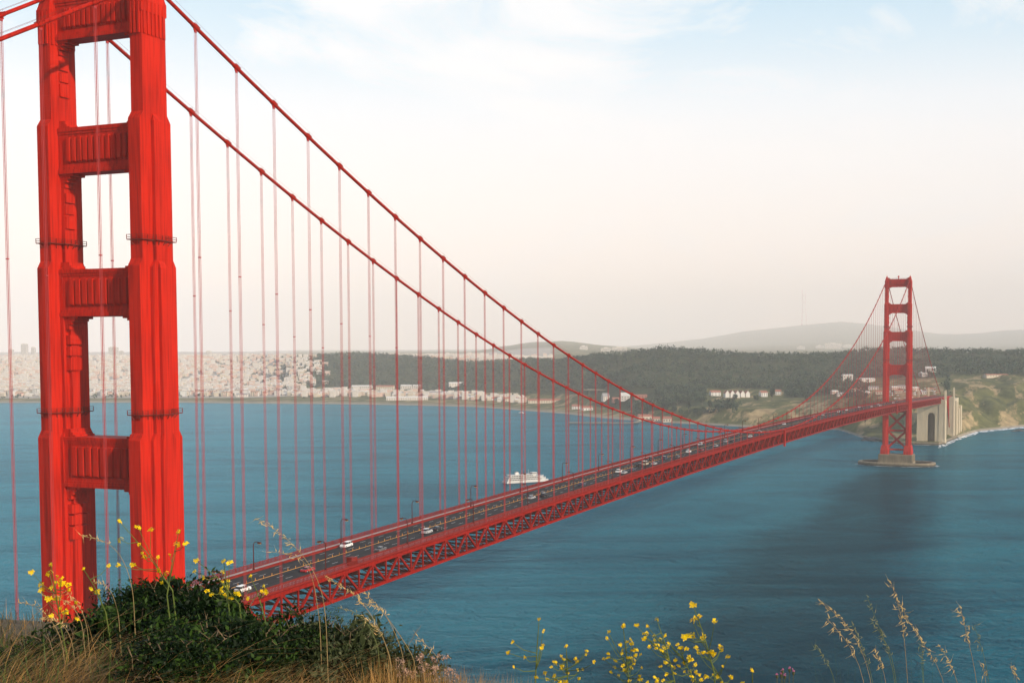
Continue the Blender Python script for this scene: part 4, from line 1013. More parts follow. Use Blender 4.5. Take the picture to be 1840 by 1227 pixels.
# lattice mast on the misty hill
p0 = at(1443.5, 590, 29800); zt_ = at(1443.5, 518, 29800)[2]; zb_ = float(terr(1443.5, 29800)[0]) - 8
mast = empty('lattice_mast', (p0[0], p0[1], zb_)); H = zt_ - zb_; m = MB(); RW = [mat('mast_red', (.55, .10, .06), rough=.7), mat('mast_white', (.75, .74, .72), rough=.7)]
wz = lambda t: 3.0*(26*(1 - t/.62*.55) if t < .62 else 11.7 + (t-.62)/.2*6 if t < .82 else 17.7)
for k in range(3):
    a = 2*math.pi*k/3 + .3
    for i in range(20):
        t0, t1 = i/20, (i+1)/20; P = lambda t: (math.cos(a)*wz(t), math.sin(a)*wz(t), H*t)
        m.bar(P(t0), P(t1), 11 if i < 17 else 6, 11 if i < 17 else 6, i % 2)
for t in (.36, .6, .80):
    for k in range(3):
        a, b2 = 2*math.pi*k/3 + .3, 2*math.pi*(k+1)/3 + .3; m.bar((math.cos(a)*wz(t), math.sin(a)*wz(t), H*t), (math.cos(b2)*wz(t), math.sin(b2)*wz(t), H*t), 6, 8)
m.build('lattice', RW, mast); tag(mast, 'faint three-legged red and white lattice mast on the misty ridge', 'mast')
# road viaduct
va = empty('road_viaduct'); pa, pb = at(1052, 704, 2990), at(1180, 700, 2880); zv = (pa[2] + pb[2])/2; pa[2] = pb[2] = zv
va.location = (0, 0, 0); m = MB(); m.bar(tuple(pa), tuple(pb), 16, 2.4); m.build('deck', CONCD, va)
for s in (0, 1):
    q = MB(); n_ = Vector((pb[1]-pa[1], -(pb[0]-pa[0]), 0)).normalized() * (7.8 if s else -7.8); q.bar(tuple(Vector(pa) + n_ + Vector((0, 0, 1.7))), tuple(Vector(pb) + n_ + Vector((0, 0, 1.7))), .3, 1.1); q.build('parapet', CONC, va)
for k in range(9):
    t = (k + .5)/9; P = pa + (pb - pa)*t; q = MB(); q.frustum(P[0], P[1], 0, 3.4, 2.2, zv - 1.1, 2.2, 1.4); q.build('pier', CONCD, va)
tag(va, 'long concrete road viaduct crossing the valley in front of the woods', 'viaduct')
# wharf, surf, rocks
wh = empty('wharf'); A, B, C_ = at(1022, 760, 2290), at(1138, 761, 2280), at(1166, 754.5, 2400)
for q in (A, B, C_): q[2] = 3.2
m = MB(); m.bar(tuple(A), tuple(B), 12, .8); m.build('deck', CONCD, wh); m = MB(); m.bar(tuple(B + np.array([0, 0, .05])), tuple(C_), 9, .7); m.build('gangway', CONCD, wh)
m = MB()
for k in range(40):
    P = A + (B - A)*k/39
    for o_ in (-4.5, 4.5): m.tube([(P[0], P[1] + o_, -2), (P[0], P[1] + o_, 2.9)], .35, 6)
tag(m.build('piles', DARK, wh), kind='stuff')
tag(wh, 'long low dark wharf standing in the water off the beach', 'wharf')
FOAM = mat('sea_foam', (.72, .74, .74), rough=.8, col2=(.85, .86, .85), scale=.3)
vs = []; fs = []
def foam(u, Doff, ln, wd):
    D = np.interp(u, TU, TD[:, 1]) - Doff; x, y = pos_ud(u, D); x2, y2 = pos_ud(u + 4, np.interp(u + 4, TU, TD[:, 1]) - Doff)
    t = math.atan2(y2 - y, x2 - x) + rnd.uniform(-.25, .25); n = 11; b = len(vs)
    for k in range(n):
        a = 2*math.pi*k/n; rr = rnd.uniform(.55, 1.1); lx, ly = math.cos(a)*ln*rr, math.sin(a)*wd*rr
        vs.append((x + lx*math.cos(t) - ly*math.sin(t), y + lx*math.sin(t) + ly*math.cos(t), .05 + .05*rnd.random()))
    fs.append(tuple(range(b, b + n)))
for k in range(430):
    u = rnd.uniform(1690, 1900); foam(u, rnd.choice([0, 2, 4, 8, 14, 26, 36]) + rnd.uniform(-2, 6), rnd.uniform(2, 13), rnd.uniform(.5, 2.6))
for k in range(150):
    u = rnd.uniform(1465, 1700); foam(u, rnd.uniform(-1, 5), rnd.uniform(2, 9), rnd.uniform(.4, 1.8))
for k in range(120): u = rnd.uniform(1695, 1760); foam(u, rnd.uniform(0, 60), rnd.uniform(2, 12), rnd.uniform(.5, 2.2))
for k in range(90):
    a = rnd.uniform(0, 6.283); x, y = 48*math.cos(a), TY1 + 26*math.sin(a); b = len(vs); n = 9; ln, wd = rnd.uniform(1, 5), rnd.uniform(.3, 1.1)
    for j in range(n):
        q = 2*math.pi*j/n; rr = rnd.uniform(.6, 1.1); vs.append((x + math.cos(q)*ln*rr, y + math.sin(q)*wd*rr, .05 + .05*rnd.random()))
    fs.append(tuple(range(b, b + n)))
me = bpy.data.meshes.new('surf'); me.from_pydata(vs, [], fs); me.materials.append(FOAM); tag(link('surf', me), 'white surf breaking along the foot of the far bluff', 'surf', kind='stuff')
# wave wash round the fender and the seawall
ROCK = mat('wet_rock', (.05, .045, .04), rough=.7, col2=(.11, .10, .085), scale=.4, bump=.5, bscale=.5)
def rock(u, D, sx_, sy_, h, lab):
    x, y = pos_ud(u, D); bm = bmesh.new(); bmesh.ops.create_icosphere(bm, subdivisions=3, radius=1)
    for v in bm.verts:
        k = 1 + .22*math.sin(v.co.x*4 + u) * math.sin(v.co.y*5) + .12*math.sin(v.co.z*9 + v.co.x*7); v.co = Vector((v.co.x*sx_*k, v.co.y*sy_*k, v.co.z*h*k))
    me = bpy.data.meshes.new('sea_rock'); bm.to_mesh(me); bm.free(); me.materials.append(ROCK); tag(link('sea_rock', me, loc=(float(x), float(y), -.3)), lab, 'rock')
rock(1835, 2080, 9, 5, 3.2, 'dark rock in the surf off the grassy bluff'); rock(1824, 2070, 4, 3, 1.6, 'small dark rock just left of the larger rock off the bluff')
rock(1573, 1868, 17, 9, 5.5, 'dark low rocks at the seawall corner left of the far tower')
m = MB()
ux = np.linspace(1555, 1722, 30); pts = [pos_ud(u, np.interp(u, TU, TD[:, 1]) - 2) for u in ux]
for k in range(len(pts) - 1): m.bar((pts[k][0], pts[k][1], 1.6), (pts[k+1][0], pts[k+1][1], 1.6), 3 + .02*(k % 2), 5.2 + .02*(k % 3))
tag(m.build('seawall', CONCD), 'dark stone seawall below the pale pylons', 'seawall')

# ------------------------------------------------------------------ ferry and small boat
fb = empty('ferry', tuple(np.append((np.array([-336.0, 941.0])), 0)), math.atan2(45.8, 27.7) - 0.12)
HULLW = mat('ferry_white', (.54, .52, .49), rough=.45, var=.04, scale=.3); HULLD = mat('ferry_dark_band', (.03, .04, .06), rough=.5)
def ship_poly(L, B, bow=.35, n=8, stern=.9):
    p = [(-L/2, -B/2*stern), (L/2 - L*bow*.6, -B/2)]
    for k in range(1, n): t = k/n; p.append((L/2 - L*bow*.6*(1-t), -B/2*(1 - t**2.2)))
    q = [(x, -y) for x, y in p[::-1]]; return p + [(L/2, 0)] + q
Lf, Bf = 52, 13
m = MB(); m.prism(ship_poly(Lf, Bf), .9, 3.6); m.build('hull', HULLW, fb)
m = MB(); m.prism(ship_poly(Lf*.985, Bf*.97), -1, .9); m.build('waterline_band', HULLD, fb)
for d, (L_, B_, z, cx) in enumerate([(48, 12.4, 3.6, -.8), (44, 11.8, 6.3, -1.6), (33, 10.2, 9.0, -5)]):
    m = MB(); pl = [(x + cx, y) for x, y in ship_poly(L_, B_, .3)]; m.prism([(x*.985, y*.94) for x, y in pl], z, z + 2.45); c = m.build('deck_cabin', HULLW, fb)
    w = MB(); k = -L_/2 + 2
    while k < L_/2 - L_*.2:
        for s in (-1, 1): w.box(k + cx, k + cx + 1.3, s*B_*.47 - .05, s*B_*.47 + .05, z + .95, z + 1.95)
        k += 1.9
    w.build('windows', WIN, c)
    m = MB(); m.prism(pl, z + 2.45, z + 2.68); m.build('deck_slab', HULLW, fb)
    m = MB(); pr = [(x*.995, y*.985) for x, y in pl]
    for zz in (.4, .75, 1.05):
        for i in range(len(pr)): a, b2 = pr[i], pr[(i+1) % len(pr)]; m.bar((*a, z + 2.68 + zz), (*b2, z + 2.68 + zz), .07, .07)
    m.build('deck_railing', HULLW, fb)
m = MB(); m.frustum(8, 0, 11.68, 3.2, 3.6, 14.2, 2.7, 3.2); ph = m.build('wheelhouse', HULLW, fb); w = MB(); w.frustum(8, 0, 12.5, 3.12, 3.52, 13.5, 2.92, 3.38); w.build('windows', WIN, ph)
m = MB(); m.frustum(-12, 0, 11.68, 2.2, 1.6, 15.6, 1.7, 1.2); m.frustum(-12, 0, 15.6, 1.85, 1.35, 16.3, 1.8, 1.3, 1); m.build('funnel', [HULLW, HULLD], fb)
m = MB(); m.tube([(2, 0, 11.6), (2, 0, 19)], [.18, .07], 6); m.bar((2, -1.6, 16.5), (2, 1.6, 16.5), .1, .1); m.build('mast', HULLW, fb)
fb.scale = (1, 1, .74)
tag(fb, 'white ferry boat with three decks passing behind the bridge', 'ferry')
sbp = at(936, 741.5, 2690); sb_ = empty('motor_boat', (sbp[0], sbp[1], 0), 2.9)
m = MB(); m.prism(ship_poly(14, 4.2), -.4, 1.5); m.build('hull', HULLW, sb_); m = MB(); m.frustum(-1.5, 0, 1.5, 3.2, 1.6, 3.6, 2.4, 1.3); m.build('cabin', HULLW, sb_); m = MB(); m.tube([(0, 0, 3.5), (0, 0, 8)], .1, 5); m.build('mast', HULLW, sb_)
tag(sb_, 'small white motor boat close to the far beach', 'boat')

# ------------------------------------------------------------------ foreground hillside
FR = np.array([math.cos(YAW), math.sin(YAW)]); FF_ = np.array([-math.sin(YAW), math.cos(YAW)])
def rd(x, y): dx, dy = x - CAM[0], y - CAM[1]; return dx*FR[0] + dy*FR[1], dx*FF_[0] + dy*FF_[1]
def gh(r, d):
    z = 141.02 - .125*np.clip(d, -6, 12) + .02*np.sin(r*2.1 + d*1.3) + .03*np.sin(r*.9 - d*.7)
    z = z - .10*np.clip(r + 2.0, 0, 1.0) - .42*np.clip(r + 1.0, 0, 2.5) - .55*np.clip(r - 1.5, 0, 400) - .12*np.clip(-6 - r, 0, 60)
    z = z - .40*np.clip(d - 6.0, 0, 4)*np.clip((r + 2.0)/.8, 0, 1)
    z = z - .30*np.clip(d - 8.5, 0, 4)**1 - .42*np.clip(d - 12, 0, 600) + .10*np.clip(-6 - d, 0, 60)
    return z
gr_ = np.concatenate([-np.geomspace(1, 260, 46)[::-1] * 1.0, np.linspace(-1, 1, 14)[1:-1], np.geomspace(1, 200, 40)])
gd_ = np.concatenate([np.linspace(-60, 2, 16), np.linspace(2.4, 14, 50), np.geomspace(14.5, 330, 36)])
V = np.array([[(CAM[0] + r*FR[0] + d*FF_[0], CAM[1] + r*FR[1] + d*FF_[1], max(gh(r, d), -8)) for r in gr_] for d in gd_])
nr, nc = V.shape[:2]; idx = np.arange(nr*nc).reshape(nr, nc); F = np.stack([idx[:-1, :-1], idx[:-1, 1:], idx[1:, 1:], idx[1:, :-1]], -1).reshape(-1, 4)
SOIL = mat('dry_soil', (.055, .042, .025), rough=.95, col2=(.15, .115, .06), scale=5, bump=.6, bscale=14, detail=8)
tag(link('hillside', np_mesh('hillside', V.reshape(-1, 3), F, SOIL, smooth=True)), kind='structure')
def gpos(u, d):
    p = at(u, 900, d); r, dd = rd(p[0], p[1]); return np.array([p[0], p[1], float(gh(r, dd))])
LEAFD = [leaf_mat('shrub_leaf_dark', (.004, .011, .003), (.011, .026, .006), 9, .3), leaf_mat('shrub_leaf_bright', (.020, .048, .008), (.055, .105, .016), 9, .35)]
LEAFG = [leaf_mat('sage_leaf', (.022, .032, .012), (.050, .064, .022), 9, .25), leaf_mat('sage_leaf_pale', (.050, .062, .026), (.09, .10, .042), 9, .25)]
DEADW = mat('dead_twig_wood', (.12, .08, .05), rough=.9, col2=(.24, .17, .10), scale=14, spec=.1)
TWIG = mat('twig_bark', (.06, .045, .03), rough=.9, col2=(.14, .10, .065), scale=14)
def shrub(u0, u1, vtop, d, n, lm, label, lsz=.0105, depth=.5, asp=2.1):
    base = gpos((u0 + u1)/2, d); hw = (u1 - u0)/2*d/FOC; top = at((u0 + u1)/2, vtop, d)[2]; h = top - base[2]
    root = empty('shrub', tuple(base)); tw = MB(); tips = []
    for k in range(46):
        a = rnd.uniform(0, 2*math.pi); rr = math.sqrt(rnd.random()); ex, ey = math.cos(a)*rr, math.sin(a)*rr
        ez = h*(.45 + .5*math.sqrt(max(0, 1 - rr*rr*.9)))*rnd.uniform(.78, 1.08)*(1.14 if k % 7 == 0 else 1)
        tip = np.array([ex*hw, ey*depth, ez]); mid = tip*np.array([.45, .45, .55]) + np.array([rnd.uniform(-.04, .04), rnd.uniform(-.04, .04), 0])
        tw.tube([(tip[0]*.1, tip[1]*.1, -.05), tuple(mid), tuple(tip)], [.009, .006, .002], 5)
        for j in range(5): tips.append(tip*(.55 + .45*rnd.random()) + np.array([rnd.uniform(-.09, .09), rnd.uniform(-.09, .09), rnd.uniform(-.05, .05)]))
    dt = MB()
    for k in range(26):
        a = rnd.uniform(0, 2*math.pi); rr = rnd.uniform(.3, 1.0); p = np.array([math.cos(a)*rr*hw*.9, math.sin(a)*rr*depth*.9, h*rnd.uniform(.35, .85)])
        q = p + np.array([rnd.uniform(-.10, .10), rnd.uniform(-.1, .1), rnd.uniform(.02, .13)]); mid_ = (p + q)/2 + np.array([rnd.uniform(-.03, .03), 0, .02])
        dt.tube([tuple(p), tuple(mid_), tuple(q)], [.0018, .0013, .0006], 5)
        for _ in range(2): e_ = mid_ + np.array([rnd.uniform(-.05, .05), rnd.uniform(-.05, .05), rnd.uniform(.01, .06)]); dt.tube([tuple(mid_), tuple(e_)], [.0014, .0006], 4)
    c_, s_ = math.cos(YAW), math.sin(YAW)
    rot = lambda P: np.stack([P[:, 0]*c_ - P[:, 1]*s_, P[:, 0]*s_ + P[:, 1]*c_, P[:, 2]], 1)
    tw.v = [tuple(q) for q in rot(np.array(tw.v))]; tw.build('branches', TWIG, root); dt.v = [tuple(q) for q in rot(np.array(dt.v))]; tag(dt.build('dead_twigs', DEADW, root), kind='stuff')
    # leaves gathered in sprays round the twig ends, denser outside, gaps between
    tips = np.array(tips); per = n // len(tips)
    cl = tips[:, None, :] + rng.normal(size=(len(tips), per, 3)) * np.array([.034, .034, .030]); cl = cl.reshape(-1, 3)
    keep = cl[:, 2] > -.03; cl = cl[keep]; v, f = leaf_quads(rot(cl), lsz*np.repeat(rng.lognormal(0, .38, len(tips)), per)[keep], asp, .7)
    fm = (np.repeat(rng.random(len(tips)) < .22, per)[:len(f)] | (rng.random(len(f)) < .08)).astype(int)
    link('leaves', np_mesh('leaves', v, f, lm, fm), root); return tag(root, label, 'shrub', 'shrubs on the near slope')
shrub(165, 330, 1056, 6.3, 24000, LEAFD, 'dark green leafy shrub in front of the near tower legs')
shrub(285, 452, 1064, 6.0, 26000, LEAFD, 'dark green leafy shrub below the start of the roadway')
shrub(405, 555, 1116, 5.6, 21000, LEAFD, 'dark green shrub between the leafy shrubs and the grey-green one')
shrub(230, 430, 1135, 5.0, 18000, LEAFD, 'low shaded shrub in front of the two tall leafy shrubs')
shrub(480, 690, 1140, 5.7, 15000, LEAFG, 'grey-green fine-leaved shrub right of the dark shrubs', .010, .45, 2.6)
shrub(585, 800, 1186, 5.9, 7000, LEAFG, 'low grey-green shrub at the right end of the slope', .010, .4, 2.6)
shrub(20, 190, 1150, 5.9, 4500, LEAFD, 'small shaded shrub low at the left edge under the grasses')
# --- grass
DRY = leaf_mat('dry_grass', (.24, .115, .03), (.58, .34, .11), 5, .3); DRYD = leaf_mat('dull_grass', (.032, .030, .010), (.10, .070, .022), 5, .3); GRN = leaf_mat('green_grass', (.05, .085, .02), (.11, .16, .04), 5, .35)
def blades(name, spots, lm, label):
    vs, fs = [], []
    for (p, L, lean, az, w) in spots:
        b = len(vs); n = 6
        side = np.array([-math.sin(az), math.cos(az), 0]) * w
        for k in range(n + 1):
            t = k/n; c = p + np.array([math.cos(az)*lean*L*t**1.8, math.sin(az)*lean*L*t**1.8, L*(t - .38*lean*t*t)])
            ww = side*(1 - t)**.7
            vs += [c - ww, c + ww]
        fs += [(b+2*k, b+2*k+1, b+2*k+3, b+2*k+2) for k in range(n)]
    me = np_mesh(name, np.array(vs), np.array(fs), lm); return tag(link(name, me), label, 'grass', kind='stuff')
def tufts(n, u0, u1, d0, d1, l0, l1, lean0, lean1, w=.0016, bias=None):
    out = []
    for _ in range(n):
        p = gpos(u0 + (u1-u0)*rnd.random(), d0 + (d1-d0)*rnd.random())
        az = rnd.uniform(0, 2*math.pi) if bias is None else rnd.gauss(bias, .7)
        out.append((p, rnd.uniform(l0, l1), rnd.uniform(lean0, lean1), az, w*rnd.uniform(.6, 1.3)))
    return out
azr = YAW                                    # image-right direction on the ground
blades('dry_grass', tufts(1500, -60, 560, 4.5, 5.6, .10, .32, .6, 1.6, bias=azr + .2) + tufts(450, -60, 260, 5.5, 8.6, .06, .22, .3, 1.2) + tufts(90, -40, 600, 4.5, 5.6, .3, .55, 1.0, 1.7, .002, azr + .2) + tufts(1500, 640, 960, 4.6, 6.6, .05, .16, .2, 1.1) + tufts(500, 520, 700, 4.4, 5.4, .1, .25, .2, 1.1) + tufts(1100, 60, 640, 4.35, 4.9, .10, .3, .8, 1.6, bias=azr + .1), DRY, 'dry golden grass bending over the near slope')
edge = []
for _ in range(2300):
    u = 640 + 330*rnd.random()**.9; d = rnd.uniform(4.9, 5.9); p = gpos(u, d); vt = 1178 + max(0, u - 700)*.165 + abs(rnd.gauss(0, 26)); L = max(.06, at(u, vt, d)[2] - p[2])*1.12
    edge.append((p, L, rnd.uniform(.1, .5), rnd.uniform(0, 6.28), .0013*rnd.uniform(.6, 1.3)))
blades('edge_grass', edge, DRY, 'dry golden grass fringe at the right end of the near slope')
stems = []
for u0, u1, n, v0, v1 in ((1480, 1740, 70, 1120, 1227), (1740, 1840, 14, 1150, 1227), (900, 1340, 90, 1165, 1227)):
    for _ in range(n):
        u = rnd.uniform(u0, u1); d = rnd.uniform(4.8, 5.6); p = gpos(u + 12, d); L = (at(u, rnd.uniform(v0, v1), d)[2] - p[2])*1.06
        stems.append((p, L, rnd.uniform(.05, .28), YAW + math.pi + rnd.gauss(0, .8), .0014*rnd.uniform(.6, 1.2)))
blades('green_stems', stems, GRN, 'thin green grass stems among the oats and mustard')
blades('dull_grass', tufts(2200, -80, 420, 4.6, 7.4, .06, .24, .3, 1.2) + tufts(2400, -120, 330, 6.8, 12.5, .05, .17, .3, 1.0) + tufts(800, 420, 950, 4.6, 7.0, .1, .3, .2, 1.1) + tufts(2600, -500, 1700, 2.2, 4.4, .05, .16, .4, 1.3), DRYD, 'dull brown grass stalks between the shrubs')
blades('green_grass', tufts(520, -60, 420, 4.6, 6.6, .10, .3, .3, 1.0, .0026) + tufts(200, 400, 900, 4.6, 6.5, .1, .25, .2, .8, .0025), GRN, 'green grass blades on the near slope')
# --- yellow mustard plants
STEM = leaf_mat('mustard_stem', (.07, .10, .022), (.14, .17, .04), 8, .15); PET = leaf_mat('mustard_petal', (.78, .52, .006), (.92, .68, .012), 30, .25); BUD = leaf_mat('mustard_bud', (.25, .24, .03), (.36, .34, .05), 30, .2)
def bloom_mesh(seed):
    r_ = random.Random(seed); m = MB()
    for k in range(r_.choice([4, 5, 6])):
        c = Vector((r_.uniform(-.7, .7), r_.uniform(-.7, .7), r_.uniform(-.5, .6))); nrm = Vector((r_.uniform(-1, 1), r_.uniform(-1, 1), r_.uniform(.1, 1))).normalized()
        s = nrm.orthogonal().normalized(); t = nrm.cross(s)
        for j in range(4):
            a = math.pi/2*j + .3; d = s*math.cos(a) + t*math.sin(a); e = nrm.cross(d)
            m.add([c, c + d*.42 + e*.30 + nrm*.12, c + d*.78 + nrm*.10, c + d*.42 - e*.30 + nrm*.12], [(0, 1, 2, 3)])
    for k in range(3):
        c = Vector((r_.uniform(-.3, .3), r_.uniform(-.3, .3), r_.uniform(.4, .8))); m.lathe([(.02, -.2), (.13, -.08), (.13, .08), (.02, .2)], 5, c, 1)
    return m.mesh('flower', [PET, BUD])
BLOOM = [bloom_mesh(s) for s in range(6)]
def mustard(base_u, base_v, d, fl, label, size=.0125, foot=None):
    """fl: flower places in the picture plane at depth d, each on its own curved stalk off a common stem."""
    P = [np.array(at(u, v, d + dd)) for u, v, dd in fl]
    knee = at(base_u, base_v, d); g = gpos(base_u, d) if foot is None else foot
    root = empty('mustard_plant', tuple(g)); m = MB(); k = knee - g
    top = max(P, key=lambda q: q[2]) - g
    # main stem: ground -> knee -> highest flower
    mid = k + (top - k)*.5 + np.array([0, 0, .02]); m.tube([(0, 0, -.03), tuple(k*.5 + np.array([.01, .01, 0])), tuple(k), tuple(mid), tuple(top)], [.0045, .0038, .003, .0022, .0014], 6)
    for i, q in enumerate(P):
        f = q - g
        if np.linalg.norm(f - top) > 1e-4:
            t = .15 + .7*rnd.random() if f[2] > k[2] else 0
            t = min(t, max(0, (f[2] - k[2])/max(1e-3, top[2] - k[2]) - .12)) if f[2] > k[2] else 0
            s = k + (mid - k)*min(1, t*2) if t < .5 else mid + (top - mid)*(t*2 - 1)
            if f[2] <= k[2]: s = k*max(.3, (f[2] - .05)/max(.1, k[2]))
            c = s + (f - s)*.55 + np.array([0, 0, -.012]) ; m.tube([tuple(s), tuple(c), tuple(f)], [.002, .0016, .0011], 5)
    m.build('stem', STEM, root)
    for i, q in enumerate(P):
        o = link('flower', BLOOM[i % 6], root, tuple(q - g)); sc = size*(.8 + .45*rnd.random()); o.scale = (sc, sc, sc); o.rotation_euler = (rnd.uniform(-.4, .4), rnd.uniform(-.4, .4), rnd.uniform(0, 6))
    tag(root, label, 'flower', 'yellow mustard plants')
def fl(pts): return [(u, v, rnd.uniform(-.12, .12)) for u, v in pts]
mustard(110, 1130, 5.4, fl([(57,1028),(91,1014),(89,1030),(103,1037),(110,1041),(100,1046),(74,1050),(92,1055),(74,1060),(123,1053),(124,1060),(110,1049),(88,1076),(100,1075),(107,1073),(137,1084),(110,1093),(117,1099),(93,1106),(139,1111)]), 'dense yellow mustard in front of the left leg of the near tower', .013)
mustard(190, 1100, 5.6, fl([(150,1022),(164,1057),(175,1064),(179,1062),(195,1017)]), 'thin yellow mustard between the two legs of the near tower', .012)
mustard(310, 1060, 5.6, fl([(215,937),(248,947),(217,970),(250,980),(256,994),(260,1001),(271,952),(284,1024),(299,1030),(292,1048),(283,1002),(212,1015),(239,1015)]), 'tall yellow mustard leaning left across the right leg of the near tower', .0125)
mustard(300, 1070, 5.5, fl([(321,956),(333,976),(318,978),(306,998)]), 'yellow mustard leaning right at the right edge of the near tower', .0125)
mustard(430, 1085, 5.5, fl([(353,1007),(350,1026),(363,1037),(399,1046),(398,1057),(397,1064)]), 'yellow mustard arching left over the start of the roadway', .0115)
mustard(412, 1100, 5.5, fl([(402,1008),(412,1010),(400,1027),(409,1044),(409,1054),(406,1070),(415,1075),(424,1065),(430,1067),(372,1063),(380,1068)]), 'yellow mustard standing before the start of the roadway', .0115)
mustard(476, 1110, 5.5, fl([(450,1035),(474,1052),(475,1061),(477,1068),(471,1063),(445,1075),(478,1064)]), 'yellow mustard beside the bridge truss, right of the shrub top', .0115)
Z8 = lambda pts: fl([(860 + x/3.538, 1020 + y/3.538) for x, y in pts])
mustard(962, 1222, 5.2, Z8([(385,325),(411,400),(213,470),(412,497),(398,510),(186,538),(222,628),(292,568)]), 'sparse tall yellow mustard at the left end of the right-hand clump', .0092)
mustard(1020, 1226, 5.2, Z8([(556,497),(688,525),(685,547),(522,565),(540,580),(613,578),(626,594),(485,595),(488,612),(463,632),(530,625),(530,640),(565,668),(660,643),(632,648),(738,603),(640,705),(515,725),(552,725),(480,683),(420,670),(370,698),(435,708),(490,710)]), 'short bushy yellow mustard, second from the left of the right-hand clump', .0092)
mustard(1130, 1226, 5.3, Z8([(825,545),(823,568),(795,580),(826,410),(818,450),(918,370),(902,488),(916,520),(907,545),(940,472),(964,455),(973,480),(980,525),(1002,518),(985,590),(958,573),(975,575),(995,555),(1030,550),(870,588),(863,630),(920,625),(920,650),(933,650),(970,632),(1035,632),(845,662),(888,688),(1028,685),(1020,705),(985,610),(1025,710),(960,718),(1040,715),(1072,728)]), 'wide-spread yellow mustard in the middle of the right-hand clump', .0092)
mustard(1212, 1222, 5.1, Z8([(1003,366),(1072,368),(1133,328),(1048,420),(1070,422),(1050,450),(1117,432),(1120,455),(1153,455),(1128,515),(1085,503),(1120,488),(1145,492),(1165,523),(1180,505),(1155,628),(1190,603),(1130,720),(1120,695),(1140,705),(1190,676),(1175,718),(1240,633),(1250,585),(1200,575)]), 'bushy yellow mustard just left of the tall single stem', .0092)
mustard(1250, 1225, 5.2, Z8([(1185,432),(1210,478),(1200,500),(1265,490),(1290,510),(1323,512),(1278,508),(1345,570),(1340,590),(1355,588),(1330,580),(1305,605),(1270,622),(1310,658),(1342,658),(1248,672),(1376,618),(1380,658),(1385,668),(1355,688),(1360,715),(1405,685),(1415,712),(1340,560)]), 'yellow mustard with crowded heads at the foot of the tall stem', .0094)
mustard(1284, 1210, 4.9, Z8([(1363,237),(1375,318),(1360,338),(1398,315),(1500,340),(1427,440),(1310,440),(1330,432),(1357,430),(1543,508),(1540,520),(1490,545),(1480,540)]), 'tallest single yellow mustard stem above the right-hand clump', .0125)
mustard(1300, 1226, 5.3, Z8([(1585,565),(1553,625),(1385,505),(1395,530),(1397,540),(1427,537),(1455,540),(1455,690),(1440,692),(1490,683),(1522,695),(1605,695),(1545,730)]), 'loose yellow mustard right of the tall single stem', .0096)
mustard(1352, 1228, 5.4, Z8([(1738,650),(1675,730)]), 'small yellow mustard with two heads, right end of the clump', .0105)
# --- wild oats
OATS = leaf_mat('oat_straw', (.24, .17, .075), (.36, .26, .12), 8, .2); OATH = leaf_mat('oat_husk', (.60, .42, .15), (.80, .60, .28), 12, .35); OATG = leaf_mat('oat_green', (.10, .13, .04), (.17, .19, .07), 8, .25); OATHG = leaf_mat('oat_husk_green', (.20, .22, .10), (.38, .34, .18), 12, .35)
SPIK = None
def oat(pts, d, label, n=16, green=False, frac=.55, size=1.0):
    P = [np.array(at(u, v, d)) for u, v in pts]
    g = gpos(pts[-1][0] + 10, d) if pts[-1][1] > 1215 else gpos(pts[-1][0], d)
    P = P + [g]; P = P[::-1]
    root = empty('wild_oat', tuple(g)); Q = [q - g for q in P]
    # smooth the path
    cum = [0]
    for a, b in zip(Q, Q[1:]): cum.append(cum[-1] + np.linalg.norm(b - a))
    T = np.linspace(0, cum[-1], 24); arr = np.array(Q); path = np.stack([np.interp(T, cum, arr[:, i]) for i in range(3)], 1)
    for _ in range(3): path[1:-1] = (path[:-2] + 2*path[1:-1] + path[2:])/4
    m = MB(); m.tube([tuple(q) for q in path], [.0022 - .0014*i/23 for i in range(24)], 5); m.build('stem', OATG if green else OATS, root)
    h = MB(); vis = cum[-1] - (cum[1] if len(cum) > 2 else 0)
    for k in range(n):
        t = cum[-1] - vis*frac*(k + rnd.random()*.5)/n; c = np.array([np.interp(t, T, path[:, i]) for i in range(3)])
        a = rnd.uniform(0, 2*math.pi); off = np.array([math.cos(a), math.sin(a), rnd.uniform(-.3, .5)])*rnd.uniform(.004, .018)*size
        e = c + off; h.tube([tuple(c), tuple(c + off*.6 + np.array([0, 0, .004])), tuple(e)], .0005, 3)
        dr = np.array([rnd.uniform(-.8, .2)*FR[0], rnd.uniform(-.8, .2)*FR[1], rnd.uniform(-.6, .7)]); dr /= np.linalg.norm(dr); L = .016*size*rnd.uniform(.8, 1.4)
        h.tube([tuple(e), tuple(e + dr*L*.35), tuple(e + dr*L)], [.0006, .0021*size, .0003], 5)
        if rnd.random() < .5: h.tube([tuple(e + dr*L), tuple(e + dr*L*2.0 + np.array([0, 0, .004]))], [.0004, .0002], 3)
    h.build('seed_head', OATHG if green else OATH, root)
    tag(root, label, 'wild oat', 'wild oat stalks')
Zr = lambda pts: [(1380 + x/4, 1030 + y/4) for x, y in pts]; Zc = lambda pts: [(400 + x/4, 900 + y/4) for x, y in pts]; Zl = lambda pts: [(x/3.753, 900 + y/3.753) for x, y in pts]
